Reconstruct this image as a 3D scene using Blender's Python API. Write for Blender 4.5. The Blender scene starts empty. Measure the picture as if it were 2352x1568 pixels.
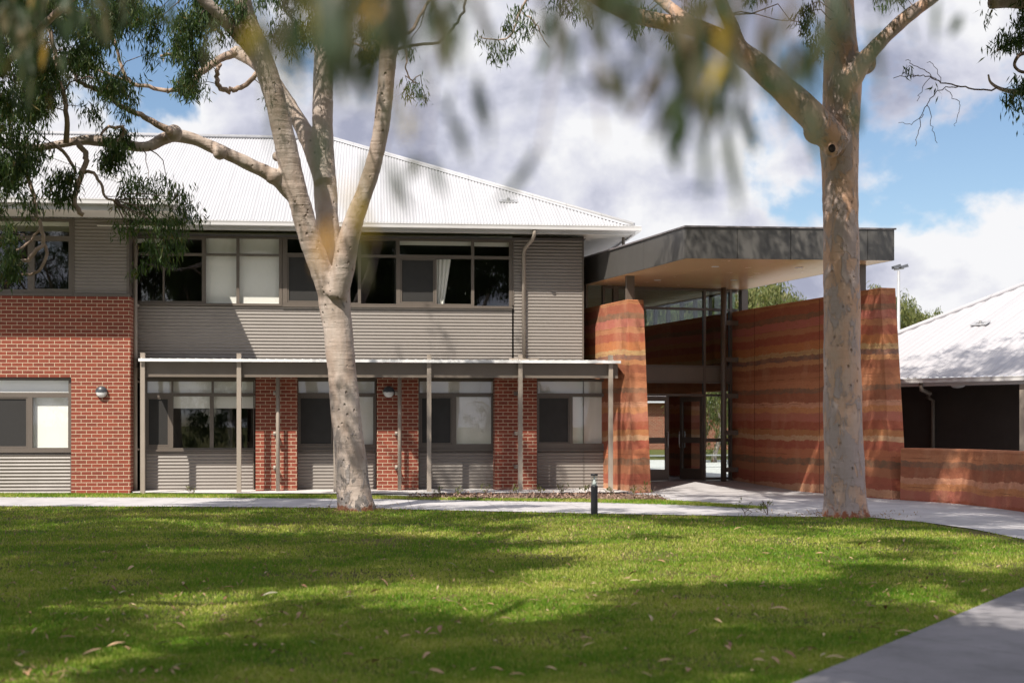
import bpy, bmesh, math, random
import numpy as np
from mathutils import Vector, Matrix, noise as mnoise

SC = bpy.context.scene
COL = SC.collection
R = math.radians
RNG = np.random.default_rng(7)
random.seed(7)

# ------------------------------------------------------------------ camera
F, U0, HOR, EYE = 3266.7, 1176.0, 975.0, 1.6       # 50 mm lens measured on a 2352 px wide print of the photo
cam_d = bpy.data.cameras.new("camera")
cam = bpy.data.objects.new("camera", cam_d)
COL.objects.link(cam)
cam.location = (0, 0, EYE)
cam.rotation_euler = (R(90), 0, 0)
cam_d.lens = 50.0
cam_d.sensor_width = 36.0
cam_d.shift_y = (HOR - 784.0) / 2352.0
cam_d.clip_start = 0.05
cam_d.clip_end = 3000
cam_d.dof.use_dof = True
cam_d.dof.focus_distance = 28.0
cam_d.dof.aperture_fstop = 1.8
SC.camera = cam

# ------------------------------------------------------------------ sun, sky, exposure
SUN_DIR = Vector((0.55, 1.0, -1.45)).normalized()
SUN_EL = math.asin(-SUN_DIR.z)
SUN_ROT = math.atan2(-SUN_DIR.x, -SUN_DIR.y)
sun_d = bpy.data.lights.new("sun", 'SUN')
sun_d.energy = 5.0
sun_d.angle = R(0.53)
sun_d.color = (1.0, 0.93, 0.82)
sun = bpy.data.objects.new("sun", sun_d)
COL.objects.link(sun)
sun.rotation_euler = SUN_DIR.to_track_quat('-Z', 'Y').to_euler()

world = bpy.data.worlds.new("World")
SC.world = world
world.use_nodes = True
SC.view_settings.view_transform = 'Standard'
SC.view_settings.look = 'None'
SC.view_settings.exposure = 0.48
SC.view_settings.gamma = 1.0
SC.view_settings.use_curve_mapping = False
SC.cycles.use_denoising = True
SC.cycles.max_bounces = 10
SC.cycles.transparent_max_bounces = 24
SC.cycles.caustics_reflective = False
SC.cycles.caustics_refractive = False
SC.cycles.sample_clamp_indirect = 6.0


class NT:
    """small wrapper that builds node trees"""
    def __init__(self, tree):
        self.t = tree
        self.n = tree.nodes
        self.l = tree.links

    def new(self, kind, **kw):
        nd = self.n.new(kind)
        for k, v in kw.items():
            setattr(nd, k, v)
        return nd

    def put(self, sock, val):
        if val is None:
            return
        if isinstance(val, bpy.types.NodeSocket):
            self.l.new(val, sock)
        else:
            if isinstance(val, (tuple, list)) and sock.type == 'RGBA' and len(val) == 3:
                val = tuple(val) + (1.0,)
            sock.default_value = val

    def noise(self, vec, scale, detail=4.0, rough=0.55, dist=0.0):
        nd = self.new('ShaderNodeTexNoise')
        self.put(nd.inputs['Vector'], vec)
        self.put(nd.inputs['Scale'], scale)
        self.put(nd.inputs['Detail'], detail)
        self.put(nd.inputs['Roughness'], rough)
        self.put(nd.inputs['Distortion'], dist)
        return nd.outputs[0]

    def ramp(self, fac, stops, interp='LINEAR'):
        nd = self.new('ShaderNodeValToRGB')
        cr = nd.color_ramp
        cr.interpolation = interp
        while len(cr.elements) > len(stops):
            cr.elements.remove(cr.elements[-1])
        while len(cr.elements) < len(stops):
            cr.elements.new(0.5)
        for e, (p, c) in zip(cr.elements, stops):
            e.position = p
            e.color = tuple(c) + (1.0,) if len(c) == 3 else c
        self.put(nd.inputs[0], fac)
        return nd.outputs[0]

    def map(self, v, a, b, c=0.0, d=1.0):
        nd = self.new('ShaderNodeMapRange')
        self.put(nd.inputs[0], v)
        for i, q in enumerate((a, b, c, d)):
            self.put(nd.inputs[i + 1], q)
        return nd.outputs[0]

    def math(self, op, a, b=None, clamp=False):
        nd = self.new('ShaderNodeMath', operation=op, use_clamp=clamp)
        self.put(nd.inputs[0], a)
        self.put(nd.inputs[1], b)
        return nd.outputs[0]

    def vmath(self, op, a, b=None):
        nd = self.new('ShaderNodeVectorMath', operation=op)
        self.put(nd.inputs[0], a)
        self.put(nd.inputs[1], b)
        return nd.outputs['Value'] if op in ('DOT_PRODUCT', 'DISTANCE', 'LENGTH') else nd.outputs[0]

    def mix(self, fac, a, b, mode='MIX'):
        nd = self.new('ShaderNodeMix', data_type='RGBA', blend_type=mode)
        self.put(nd.inputs[0], fac)
        self.put(nd.inputs[6], a)
        self.put(nd.inputs[7], b)
        return nd.outputs[2]

    def mapping(self, vec, scale=(1, 1, 1), loc=(0, 0, 0), rot=(0, 0, 0)):
        nd = self.new('ShaderNodeMapping')
        self.put(nd.inputs[0], vec)
        nd.inputs[1].default_value = loc
        nd.inputs[2].default_value = rot
        nd.inputs[3].default_value = scale
        return nd.outputs[0]

    def bump(self, h, strength, dist=0.01):
        nd = self.new('ShaderNodeBump')
        self.put(nd.inputs['Height'], h)
        nd.inputs['Strength'].default_value = strength
        nd.inputs['Distance'].default_value = dist
        return nd.outputs[0]


# sky: Nishita with a bank of procedural clouds, laid out by direction
w = NT(world.node_tree)
w.n.clear()
wo = w.new('ShaderNodeOutputWorld')
sky = w.new('ShaderNodeTexSky', sky_type='NISHITA')
sky.sun_disc = False
sky.sun_elevation = SUN_EL
sky.sun_rotation = SUN_ROT
sky.air_density = 1.0
sky.dust_density = 0.4
sky.ozone_density = 2.5
bg_sky = w.new('ShaderNodeBackground')
w.put(bg_sky.inputs[0], sky.outputs[0])
bg_sky.inputs[1].default_value = 0.09
tc = w.new('ShaderNodeTexCoord')
dirn = tc.outputs['Generated']
sep = w.new('ShaderNodeSeparateXYZ')
w.put(sep.inputs[0], dirn)
mp = w.mapping(dirn, scale=(1.0, 1.0, 1.25), loc=(0.27, 0.0, 0.13))
big = w.noise(mp, 5.2, 10.0, 0.55, 0.15)
front = w.map(sep.outputs[1], -0.2, 0.6, 0.10, 0.17)
gap1 = w.map(w.vmath('DISTANCE', dirn, (0.315, 0.93, 0.215)), 0.0, 0.15, -0.155, 0.0)
gap2 = w.map(w.vmath('DISTANCE', dirn, (-0.22, 0.93, 0.25)), 0.0, 0.14, -0.24, 0.0)
cov = w.math('ADD', w.math('ADD', big, front), w.math('ADD', gap1, gap2))
mask = w.ramp(w.map(cov, 0.52, 0.585), [(0.0, (0, 0, 0)), (1.0, (1, 1, 1))], 'EASE')
fine = w.noise(w.mapping(dirn, scale=(1, 1, 1.35), loc=(0.4, 0.2, 0.9)), 7.5, 10.0, 0.56, 0.15)
edge = w.map(cov, 0.55, 0.80)
shade = w.math('ADD', w.math('MULTIPLY', fine, 0.95), w.math('MULTIPLY', edge, 0.16))
ccol = w.ramp(shade, [(0.44, (1.02, 1.02, 1.04)), (0.54, (0.74, 0.75, 0.86)), (0.64, (0.44, 0.46, 0.59)), (0.80, (0.36, 0.38, 0.50))])
bg_cl = w.new('ShaderNodeBackground')
w.put(bg_cl.inputs[0], ccol)
glow = w.map(w.vmath('DOT_PRODUCT', dirn, tuple(-SUN_DIR)), -0.1, 0.75, 0.66, 1.1)     # clouds on the sun's side are brighter
w.put(bg_cl.inputs[1], glow)
mixw = w.new('ShaderNodeMixShader')
w.put(mixw.inputs[0], mask)
w.l.new(bg_sky.outputs[0], mixw.inputs[1])
w.l.new(bg_cl.outputs[0], mixw.inputs[2])
w.l.new(mixw.outputs[0], wo.inputs[0])


# ------------------------------------------------------------------ materials
def new_mat(name):
    m = bpy.data.materials.new(name)
    m.use_nodes = True
    t = NT(m.node_tree)
    bs = t.n.get('Principled BSDF')
    return m, t, bs


def plain(name, c1, c2=None, scale=3.0, rough=0.5, bump=0.0, bscale=40.0, metal=0.0, spec=0.5):
    m, t, bs = new_mat(name)
    tcn = t.new('ShaderNodeTexCoord')
    ob = tcn.outputs['Object']
    if c2 is None:
        c2 = tuple(min(1, x * 0.82) for x in c1)
    n1 = t.noise(ob, scale, 5.0, 0.6)
    t.put(bs.inputs['Base Color'], t.mix(t.map(n1, 0.35, 0.65), c1, c2))
    t.put(bs.inputs['Roughness'], t.map(n1, 0.3, 0.7, rough * 0.9, min(1, rough * 1.12)))
    bs.inputs['Metallic'].default_value = metal
    bs.inputs['Specular IOR Level'].default_value = spec
    if bump:
        t.put(bs.inputs['Normal'], t.bump(t.noise(ob, bscale, 4.0, 0.6), bump, 0.01))
    return m


def brick_mat():
    m, t, bs = new_mat("red_brick")
    tcn = t.new('ShaderNodeTexCoord')
    sp = t.new('ShaderNodeSeparateXYZ')
    t.put(sp.inputs[0], tcn.outputs['Object'])
    geo = t.new('ShaderNodeNewGeometry')
    sn = t.new('ShaderNodeSeparateXYZ')
    vt = t.new('ShaderNodeVectorTransform', vector_type='NORMAL', convert_from='WORLD', convert_to='OBJECT')
    t.put(vt.inputs[0], geo.outputs['True Normal'])
    t.put(sn.inputs[0], vt.outputs[0])
    side = t.math('GREATER_THAN', t.math('ABSOLUTE', sn.outputs[0]), 0.7)
    along = t.math('ADD', t.math('MULTIPLY', sp.outputs[0], t.math('SUBTRACT', 1.0, side)),
                   t.math('MULTIPLY', sp.outputs[1], side))
    cb = t.new('ShaderNodeCombineXYZ')
    t.put(cb.inputs[0], along)
    t.put(cb.inputs[1], sp.outputs[2])
    br = t.new('ShaderNodeTexBrick')
    br.offset = 0.5
    t.put(br.inputs['Vector'], cb.outputs[0])
    br.inputs['Scale'].default_value = 1.0
    br.inputs['Brick Width'].default_value = 0.240
    br.inputs['Row Height'].default_value = 0.0865
    br.inputs['Mortar Size'].default_value = 0.0065
    br.inputs['Mortar Smooth'].default_value = 0.25
    br.inputs['Bias'].default_value = 0.0
    br.inputs['Color1'].default_value = (0.240, 0.046, 0.024, 1)
    br.inputs['Color2'].default_value = (0.160, 0.032, 0.019, 1)
    br.inputs['Mortar'].default_value = (0.56, 0.46, 0.32, 1)
    blot = t.noise(cb.outputs[0], 9.0, 6.0, 0.65)
    col = t.mix(t.map(blot, 0.3, 0.7, 0.0, 0.35), br.outputs[0], (0.27, 0.07, 0.035), 'MIX')
    col = t.mix(br.outputs['Fac'], col, t.mix(t.map(blot, 0.3, 0.7, 0, 0.5), (0.58, 0.48, 0.34), (0.42, 0.34, 0.24)))
    t.put(bs.inputs['Base Color'], col)
    bs.inputs['Roughness'].default_value = 0.85
    h = t.math('ADD', t.math('MULTIPLY', br.outputs['Fac'], -1.0), t.math('MULTIPLY', t.noise(cb.outputs[0], 120, 4, 0.6), 0.5))
    t.put(bs.inputs['Normal'], t.bump(h, 0.6, 0.006))
    return m


def earth_mat(name="rammed_earth", lift=0.0):
    m, t, bs = new_mat(name)
    geo = t.new('ShaderNodeNewGeometry')
    pos = geo.outputs['Position']
    sp = t.new('ShaderNodeSeparateXYZ')
    t.put(sp.inputs[0], pos)
    wav = t.noise(t.mapping(pos, scale=(0.45, 0.45, 0.25)), 1.0, 3.0, 0.5)
    wob = t.noise(t.mapping(pos, scale=(1, 1, 0.6)), 3.4, 5.0, 0.6)
    zz = t.math('ADD', t.math('ADD', sp.outputs[2], lift), t.math('ADD', t.map(wav, 0, 1, -0.14, 0.14), t.math('ADD', t.map(wob, 0, 1, -0.06, 0.06), t.map(t.noise(t.mapping(pos, scale=(1, 1, 0.8)), 11.0, 6, 0.65), 0, 1, -0.035, 0.035))))
    rr = random.Random(5)
    tan, org, red, drk, ppl, amb = (0.60, 0.325, 0.195), (0.50, 0.185, 0.088), (0.37, 0.110, 0.068), (0.205, 0.120, 0.092), (0.45, 0.175, 0.125), (0.55, 0.24, 0.12)
    seq = [tan, red, org, drk, org, red, tan, org, red, ppl, amb, tan, red, drk, amb, org, red, amb, drk, tan, org, red, amb, ppl, drk, red, org, amb, drk, red]
    zpos, stops = 0.0, []
    wid = [0.16, .26, .2, .17, .22, .2, .12, .13, .2, .2, .14, .12, .22, .13, .14, .2, .18, .12, .12, .13, .2, .2, .14, .2, .14, .2, .14, .16, .16, .2]
    tot = sum(wid)
    for c, ww in zip(seq, wid):
        stops.append((min(0.999, zpos / tot), tuple(min(1, q * rr.uniform(0.88, 1.12)) for q in c)))
        zpos += ww
    facz = t.math('FRACT', t.math('DIVIDE', zz, tot))
    hard = t.ramp(facz, stops, 'CONSTANT')
    zz2 = t.math('ADD', facz, t.map(t.noise(pos, 22, 5, 0.7), 0, 1, -0.012, 0.012))
    soft = t.ramp(zz2, stops, 'CONSTANT')
    col = t.mix(t.map(t.noise(pos, 9, 5, 0.6), 0.3, 0.7, 0.2, 0.8), hard, soft)
    col = t.mix(t.map(t.noise(t.mapping(pos, scale=(1, 1, 2.5)), 5.0, 6, 0.65), 0.40, 0.68, 0.0, 0.5), col, (0.45, 0.165, 0.085))
    grit = t.noise(pos, 55, 6, 0.7)
    col = t.mix(t.map(grit, 0.35, 0.7, 0.0, 0.35), col, (0.24, 0.11, 0.06))
    lime = t.noise(t.mapping(pos, scale=(1, 1, 0.5)), 1.3, 5.0, 0.65)
    col = t.mix(t.map(lime, 0.52, 0.75, 0.0, 0.30), col, (0.66, 0.40, 0.24))
    # thin lift joints every 600 mm
    jt = t.math('ABSOLUTE', t.math('SUBTRACT', t.math('FRACT', t.math('DIVIDE', t.math('ADD', sp.outputs[2], t.map(wob, 0, 1, -0.018, 0.018)), 0.6)), 0.5))
    line = t.map(jt, 0.0, 0.014, 1.0, 0.0)
    brk = t.map(t.noise(pos, 2.6, 3, 0.6), 0.4, 0.6)
    lf = t.math('MULTIPLY', line, brk)
    col = t.mix(t.math('MULTIPLY', lf, 0.6), col, (0.10, 0.05, 0.035))
    t.put(bs.inputs['Base Color'], col)
    bs.inputs['Roughness'].default_value = 0.95
    bs.inputs['Specular IOR Level'].default_value = 0.15
    pv = t.new('ShaderNodeTexVoronoi')
    t.put(pv.inputs['Vector'], pos)
    pv.inputs['Scale'].default_value = 16.0
    pit = t.math('MULTIPLY', t.map(pv.outputs['Distance'], 0.05, 0.22, 1.0, 0.0), t.map(t.noise(pos, 1.7, 4, 0.6), 0.45, 0.6))
    col2 = t.mix(t.math('MULTIPLY', pit, 0.5), col, (0.16, 0.07, 0.045))
    t.put(bs.inputs['Base Color'], col2)
    h = t.math('SUBTRACT', t.math('SUBTRACT', t.math('ADD', grit, t.math('MULTIPLY', t.noise(pos, 7, 6, 0.7), 1.6)), lf), pit)
    t.put(bs.inputs['Normal'], t.bump(h, 0.7, 0.02))
    return m


def glass_mat(name, ior=1.75, tint=(0.93, 0.96, 0.95), trans=0.8):
    m, t, bs = new_mat(name)
    out = t.n.get('Material Output')
    tr = t.new('ShaderNodeBsdfTransparent')
    tr.inputs[0].default_value = tuple(q * trans for q in tint) + (1,)
    gl = t.new('ShaderNodeBsdfGlossy')
    gl.inputs['Roughness'].default_value = 0.003
    gl.inputs[0].default_value = (0.95, 0.97, 1.0, 1)
    fr = t.new('ShaderNodeFresnel')
    gb = t.new('ShaderNodeNewGeometry')
    t.put(fr.inputs[0], t.map(gb.outputs['Backfacing'], 0.0, 1.0, ior, 1.0 / ior))     # the same sheet from both sides
    tcn = t.new('ShaderNodeTexCoord')
    bp = t.bump(t.noise(tcn.outputs['Object'], 1.1, 1.0, 0.5), 0.03, 0.02)
    t.l.new(bp, gl.inputs['Normal'])
    mx = t.new('ShaderNodeMixShader')
    t.l.new(fr.outputs[0], mx.inputs[0])
    t.l.new(tr.outputs[0], mx.inputs[1])
    t.l.new(gl.outputs[0], mx.inputs[2])
    t.l.new(mx.outputs[0], out.inputs[0])
    return m


def leaf_mat(name, stops, trans=0.35, rough=0.5):
    m, t, bs = new_mat(name)
    out = t.n.get('Material Output')
    geo = t.new('ShaderNodeNewGeometry')
    col = t.ramp(geo.outputs['Random Per Island'], stops)
    t.put(bs.inputs['Base Color'], col)
    bs.inputs['Roughness'].default_value = rough
    bs.inputs['Specular IOR Level'].default_value = 0.4
    tl = t.new('ShaderNodeBsdfTranslucent')
    t.put(tl.inputs[0], t.mix(1.0, col, (1.5, 1.6, 0.7), 'MULTIPLY'))
    mx = t.new('ShaderNodeMixShader')
    mx.inputs[0].default_value = trans
    t.l.new(bs.outputs[0], mx.inputs[1])
    t.l.new(tl.outputs[0], mx.inputs[2])
    t.l.new(mx.outputs[0], out.inputs[0])
    return m


def bark_mat(name, pale, warm, grey, dark, foot, amount, grey_low, hgt):
    """smooth gum bark: warm skin, pale areas, grey plates that grow towards the foot, dimples"""
    m, t, bs = new_mat(name)
    geo = t.new('ShaderNodeNewGeometry')
    pos = geo.outputs['Position']
    sp = t.new('ShaderNodeSeparateXYZ')
    t.put(sp.inputs[0], pos)
    st = t.mapping(pos, scale=(1, 1, 0.38))
    n1 = t.noise(st, 3.0, 5, 0.6, 0.4)
    col = t.mix(t.map(n1, 0.38, 0.62), pale, warm)
    n2 = t.noise(t.mapping(pos, scale=(1, 1, 0.45), loc=(3, 1, 7)), 4.5, 7, 0.62, 0.5)
    lowf = t.map(sp.outputs[2], 0.0, hgt, grey_low, 0.0)
    pl = t.map(t.math('ADD', n2, lowf), 0.60 - amount, 0.66 - amount)
    col = t.mix(t.math('MULTIPLY', pl, 0.85), col, grey)
    n3 = t.noise(t.mapping(pos, scale=(1, 1, 0.6), loc=(9, 2, 4)), 7.5, 6, 0.6, 0.4)
    sp2 = t.map(t.math('ADD', n3, t.math('MULTIPLY', lowf, 0.7)), 0.70, 0.72)
    col = t.mix(t.math('MULTIPLY', sp2, 0.8), col, dark)
    vor = t.new('ShaderNodeTexVoronoi')
    t.put(vor.inputs['Vector'], t.mapping(pos, scale=(1, 1, 0.75)))
    vor.inputs['Scale'].default_value = 7.5
    vor.inputs['Randomness'].default_value = 1.0
    pore = t.math('MULTIPLY', t.map(vor.outputs['Distance'], 0.05, 0.20, 1.0, 0.0), t.map(t.noise(pos, 2.3, 3, 0.5), 0.40, 0.55))
    col = t.mix(t.math('MULTIPLY', pore, 0.65), col, tuple(q * 0.5 for q in warm))
    streak = t.noise(t.mapping(pos, scale=(6, 6, 0.7)), 3.0, 5, 0.7)
    col = t.mix(t.map(streak, 0.5, 0.75, 0, 0.22), col, tuple(q * 0.55 for q in warm))
    ftf = t.map(t.math('ADD', sp.outputs[2], t.map(n3, 0.3, 0.7, -0.14, 0.14)), 0.05, 0.12, 1.0, 0.0)
    col = t.mix(ftf, col, foot)
    t.put(bs.inputs['Base Color'], col)
    bs.inputs['Roughness'].default_value = 0.75
    bs.inputs['Specular IOR Level'].default_value = 0.25
    ring = t.noise(t.mapping(pos, scale=(1.2, 1.2, 9.0)), 1.6, 3, 0.5, 0.6)
    hh = t.math('ADD', t.math('MULTIPLY', pore, -1.3), t.math('ADD', t.math('MULTIPLY', pl, 0.5), t.math('MULTIPLY', n3, 0.7)))
    hh = t.math('ADD', hh, t.math('MULTIPLY', ring, 0.5))
    t.put(bs.inputs['Normal'], t.bump(hh, 0.95, 0.028))
    return m


def grass_ground_mat():
    m, t, bs = new_mat("lawn_turf")
    geo = t.new('ShaderNodeNewGeometry')
    pos = geo.outputs['Position']
    a = t.noise(pos, 0.35, 5, 0.6)
    b = t.noise(pos, 6.0, 6, 0.7)
    col = t.mix(t.map(a, 0.40, 0.62), (0.070, 0.105, 0.018), (0.17, 0.145, 0.055))
    col = t.mix(t.map(b, 0.4, 0.7, 0, 0.6), col, (0.13, 0.095, 0.05))
    t.put(bs.inputs['Base Color'], col)
    bs.inputs['Roughness'].default_value = 0.9
    bs.inputs['Specular IOR Level'].default_value = 0.1
    t.put(bs.inputs['Normal'], t.bump(t.noise(pos, 45, 4, 0.7), 0.9, 0.03))
    return m


def grass_blade_mat():
    m, t, bs = new_mat("grass_blades")
    out = t.n.get('Material Output')
    geo = t.new('ShaderNodeNewGeometry')
    pos = geo.outputs['Position']
    a = t.noise(pos, 0.45, 6, 0.68)
    c1 = t.ramp(geo.outputs['Random Per Island'], [(0.0, (0.080, 0.190, 0.010)), (0.5, (0.125, 0.240, 0.015)), (0.85, (0.20, 0.28, 0.030)), (1.0, (0.40, 0.32, 0.12))])
    c2 = t.ramp(geo.outputs['Random Per Island'], [(0.0, (0.23, 0.31, 0.028)), (0.5, (0.38, 0.41, 0.070)), (0.8, (0.48, 0.45, 0.14)), (1.0, (0.55, 0.45, 0.22))])
    col = t.mix(t.map(a, 0.42, 0.62), c1, c2)
    t.put(bs.inputs['Base Color'], col)
    bs.inputs['Roughness'].default_value = 0.55
    bs.inputs['Specular IOR Level'].default_value = 0.25
    tl = t.new('ShaderNodeBsdfTranslucent')
    t.put(tl.inputs[0], t.mix(1.0, col, (1.3, 1.4, 0.6), 'MULTIPLY'))
    mx = t.new('ShaderNodeMixShader')
    mx.inputs[0].default_value = 0.3
    t.l.new(bs.outputs[0], mx.inputs[1])
    t.l.new(tl.outputs[0], mx.inputs[2])
    t.l.new(mx.outputs[0], out.inputs[0])
    return m


def concrete_mat(name, c1, c2, joint=0.0, turn=-5.7):
    m, t, bs = new_mat(name)
    geo = t.new('ShaderNodeNewGeometry')
    pos = geo.outputs['Position']
    a = t.noise(pos, 0.8, 6, 0.65)
    b = t.noise(pos, 30, 5, 0.7)
    col = t.mix(t.map(a, 0.35, 0.65), c1, c2)
    col = t.mix(t.map(b, 0.55, 0.8, 0, 0.35), col, tuple(q * 0.6 for q in c2))
    st = t.noise(t.mapping(pos, loc=(5, 5, 0)), 1.9, 6, 0.7)
    col = t.mix(t.map(st, 0.52, 0.72, 0, 0.55), col, tuple(q * 0.5 for q in c2))
    h = b
    if joint:
        sp = t.new('ShaderNodeSeparateXYZ')
        t.put(sp.inputs[0], t.mapping(pos, rot=(0, 0, R(turn))))
        j = t.math('ABSOLUTE', t.math('SUBTRACT', t.math('FRACT', t.math('DIVIDE', sp.outputs[0], joint)), 0.5))
        ln = t.map(j, 0.0, 0.006, 1.0, 0.0)
        col = t.mix(t.math('MULTIPLY', ln, 0.7), col, (0.06, 0.05, 0.045))
        h = t.math('SUBTRACT', b, ln)
    t.put(bs.inputs['Base Color'], col)
    bs.inputs['Roughness'].default_value = 0.85
    bs.inputs['Specular IOR Level'].default_value = 0.25
    t.put(bs.inputs['Normal'], t.bump(h, 0.3, 0.006))
    return m


M = {}
M['brick'] = brick_mat()
M['earth'] = earth_mat()
M['earth_low'] = earth_mat("rammed_earth_low", 1.62)
M['clad'] = plain("taupe_steel_cladding", (0.222, 0.196, 0.176), (0.206, 0.182, 0.163), 1.2, 0.42)
M['frame'] = plain("taupe_aluminium", (0.135, 0.112, 0.094), (0.12, 0.10, 0.084), 2.0, 0.38)
M['frame_pale'] = plain("pale_taupe_paint", (0.33, 0.28, 0.235), (0.30, 0.255, 0.21), 2.0, 0.4)
M['beam'] = plain("beam_paint", (0.17, 0.14, 0.115), (0.155, 0.128, 0.105), 2.0, 0.45)
M['roof'] = plain("white_steel_roof", (0.375, 0.375, 0.39), (0.35, 0.35, 0.365), 0.6, 0.5)
def roof_mat(name, c):
    m, t, bs = new_mat(name)
    tcn = t.new('ShaderNodeTexCoord')
    ob = tcn.outputs['Object']
    sp = t.new('ShaderNodeSeparateXYZ')
    t.put(sp.inputs[0], ob)
    run = t.noise(t.mapping(ob, scale=(5.0, 0.35, 0.35)), 1.0, 6, 0.65)
    blot = t.noise(ob, 0.7, 6, 0.65)
    col = t.mix(t.map(run, 0.45, 0.75, 0.0, 0.28), c, tuple(q * 0.62 for q in c))
    col = t.mix(t.map(blot, 0.5, 0.75, 0.0, 0.30), col, tuple(q * 0.75 for q in c))
    lap = t.math('ABSOLUTE', t.math('SUBTRACT', t.math('FRACT', t.math('DIVIDE', sp.outputs[0], 0.762)), 0.5))
    col = t.mix(t.map(lap, 0.0, 0.02, 0.5, 0.0), col, tuple(q * 0.5 for q in c))
    t.put(bs.inputs['Base Color'], col)
    t.put(bs.inputs['Roughness'], t.map(blot, 0.3, 0.7, 0.42, 0.6))
    return m


M['roof'] = roof_mat("white_steel_roof_sheet", (0.40, 0.40, 0.415))
M['roof_grey'] = plain("pale_grey_steel_roof", (0.37, 0.36, 0.37), (0.34, 0.33, 0.345), 0.7, 0.5)
M['roof_grey'] = roof_mat("grey_steel_roof_sheet", (0.385, 0.375, 0.39))
M['gutter'] = plain("grey_gutter", (0.52, 0.51, 0.51), (0.48, 0.47, 0.47), 1.5, 0.35)
M['soffit'] = plain("white_soffit", (0.74, 0.71, 0.66), (0.70, 0.67, 0.62), 1.0, 0.6)
M['glass'] = glass_mat("window_glass", 1.72, (0.985, 0.99, 0.985), 1.0)
M['glass_clear'] = glass_mat("entry_glass", 1.5, (0.92, 0.97, 0.96), 0.93)
M['blind'] = plain("white_blind", (0.88, 0.87, 0.82), (0.85, 0.84, 0.79), 1.2, 0.8)
M['screen'] = plain("dark_insect_screen", (0.022, 0.020, 0.019), (0.018, 0.017, 0.016), 4, 0.55)
M['dark_room'] = plain("room_gloom", (0.05, 0.045, 0.042), None, 1.0, 0.8)  # gloom of the unlit rooms put into one dark colour
M['fascia'] = plain("charcoal_panel", (0.095, 0.090, 0.084), (0.086, 0.081, 0.076), 1.6, 0.38)
M['flash'] = plain("purple_grey_flashing", (0.22, 0.20, 0.21), None, 2, 0.4)
M['timber'] = plain("warm_timber_soffit", (0.76, 0.50, 0.28), (0.70, 0.45, 0.245), 1.5, 0.25)
M['white'] = plain("white_enamel", (0.8, 0.8, 0.8), None, 3, 0.35)
M['black'] = plain("black_powdercoat", (0.018, 0.018, 0.022), (0.014, 0.014, 0.017), 3, 0.4)
M['hood'] = plain("charcoal_lamp_hood", (0.05, 0.055, 0.065), None, 3, 0.35)
M['chrome'] = plain("brushed_steel", (0.6, 0.59, 0.57), None, 3, 0.28, metal=1.0)
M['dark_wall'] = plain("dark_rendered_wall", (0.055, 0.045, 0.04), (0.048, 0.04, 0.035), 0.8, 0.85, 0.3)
M['floor'] = plain("grey_lobby_floor", (0.16, 0.15, 0.145), None, 1, 0.35)
M['ceil'] = plain("grey_slotted_ceiling", (0.55, 0.51, 0.44), None, 1, 0.5)
M['path'] = concrete_mat("pale_concrete", (0.47, 0.455, 0.465), (0.40, 0.385, 0.395), 1.6)
M['apron'] = concrete_mat("pale_apron", (0.60, 0.58, 0.57), (0.52, 0.50, 0.49))
M['path_near'] = concrete_mat("old_concrete", (0.25, 0.24, 0.255), (0.17, 0.165, 0.175), 1.5, -32.5)
M['ground'] = grass_ground_mat()
M['blade'] = grass_blade_mat()
M['mulch'] = plain("bark_mulch", (0.16, 0.10, 0.07), (0.28, 0.19, 0.14), 18, 0.95, 1.0, 30)
M['chip'] = leaf_mat("mulch_chips", [(0, (0.10, 0.055, 0.035)), (0.5, (0.24, 0.15, 0.11)), (1.0, (0.42, 0.31, 0.25))], 0.0, 0.9)
M['litter'] = leaf_mat("dry_leaf", [(0, (0.20, 0.11, 0.055)), (0.5, (0.33, 0.22, 0.12)), (1.0, (0.44, 0.32, 0.20))], 0.15, 0.6)
def litter_mat(name, c):
    m, t, bs = new_mat(name)
    oi = t.new('ShaderNodeObjectInfo')
    t.put(bs.inputs['Base Color'], t.ramp(oi.outputs['Random'], c))
    bs.inputs['Roughness'].default_value = 0.6
    return m
M['fallen'] = litter_mat("fallen_gum_leaf", [(0, (0.20, 0.10, 0.05)), (0.45, (0.36, 0.22, 0.12)), (0.85, (0.48, 0.33, 0.19)), (1.0, (0.33, 0.32, 0.22))])
M['leaf'] = leaf_mat("gum_leaf", [(0, (0.024, 0.048, 0.016)), (0.4, (0.040, 0.075, 0.020)), (0.75, (0.058, 0.100, 0.026)), (0.95, (0.10, 0.12, 0.035)), (1.0, (0.16, 0.11, 0.04))], 0.35)
M['leaf_shade'] = leaf_mat("shade_gum_leaf", [(0, (0.024, 0.048, 0.016)), (0.5, (0.045, 0.080, 0.022)), (1.0, (0.075, 0.105, 0.03))], 0.10)
M['leaf_near'] = leaf_mat("near_gum_leaf", [(0, (0.018, 0.034, 0.012)), (0.45, (0.038, 0.062, 0.026)), (0.75, (0.065, 0.075, 0.042)), (0.96, (0.11, 0.09, 0.04)), (1.0, (0.34, 0.20, 0.05))], 0.4)
M['leaf_yellow'] = leaf_mat("yellowing_gum_leaf", [(0, (0.42, 0.33, 0.06)), (0.5, (0.52, 0.36, 0.06)), (1.0, (0.50, 0.25, 0.06))], 0.45)
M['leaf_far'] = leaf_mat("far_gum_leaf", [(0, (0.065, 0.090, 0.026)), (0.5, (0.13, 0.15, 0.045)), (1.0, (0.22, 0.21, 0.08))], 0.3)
M['twig'] = plain("twig_bark", (0.21, 0.15, 0.12), (0.13, 0.09, 0.075), 6, 0.85)
M['limb'] = plain("thin_limb_bark", (0.44, 0.325, 0.255), (0.30, 0.215, 0.17), 5, 0.8, 0.5, 25)
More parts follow.
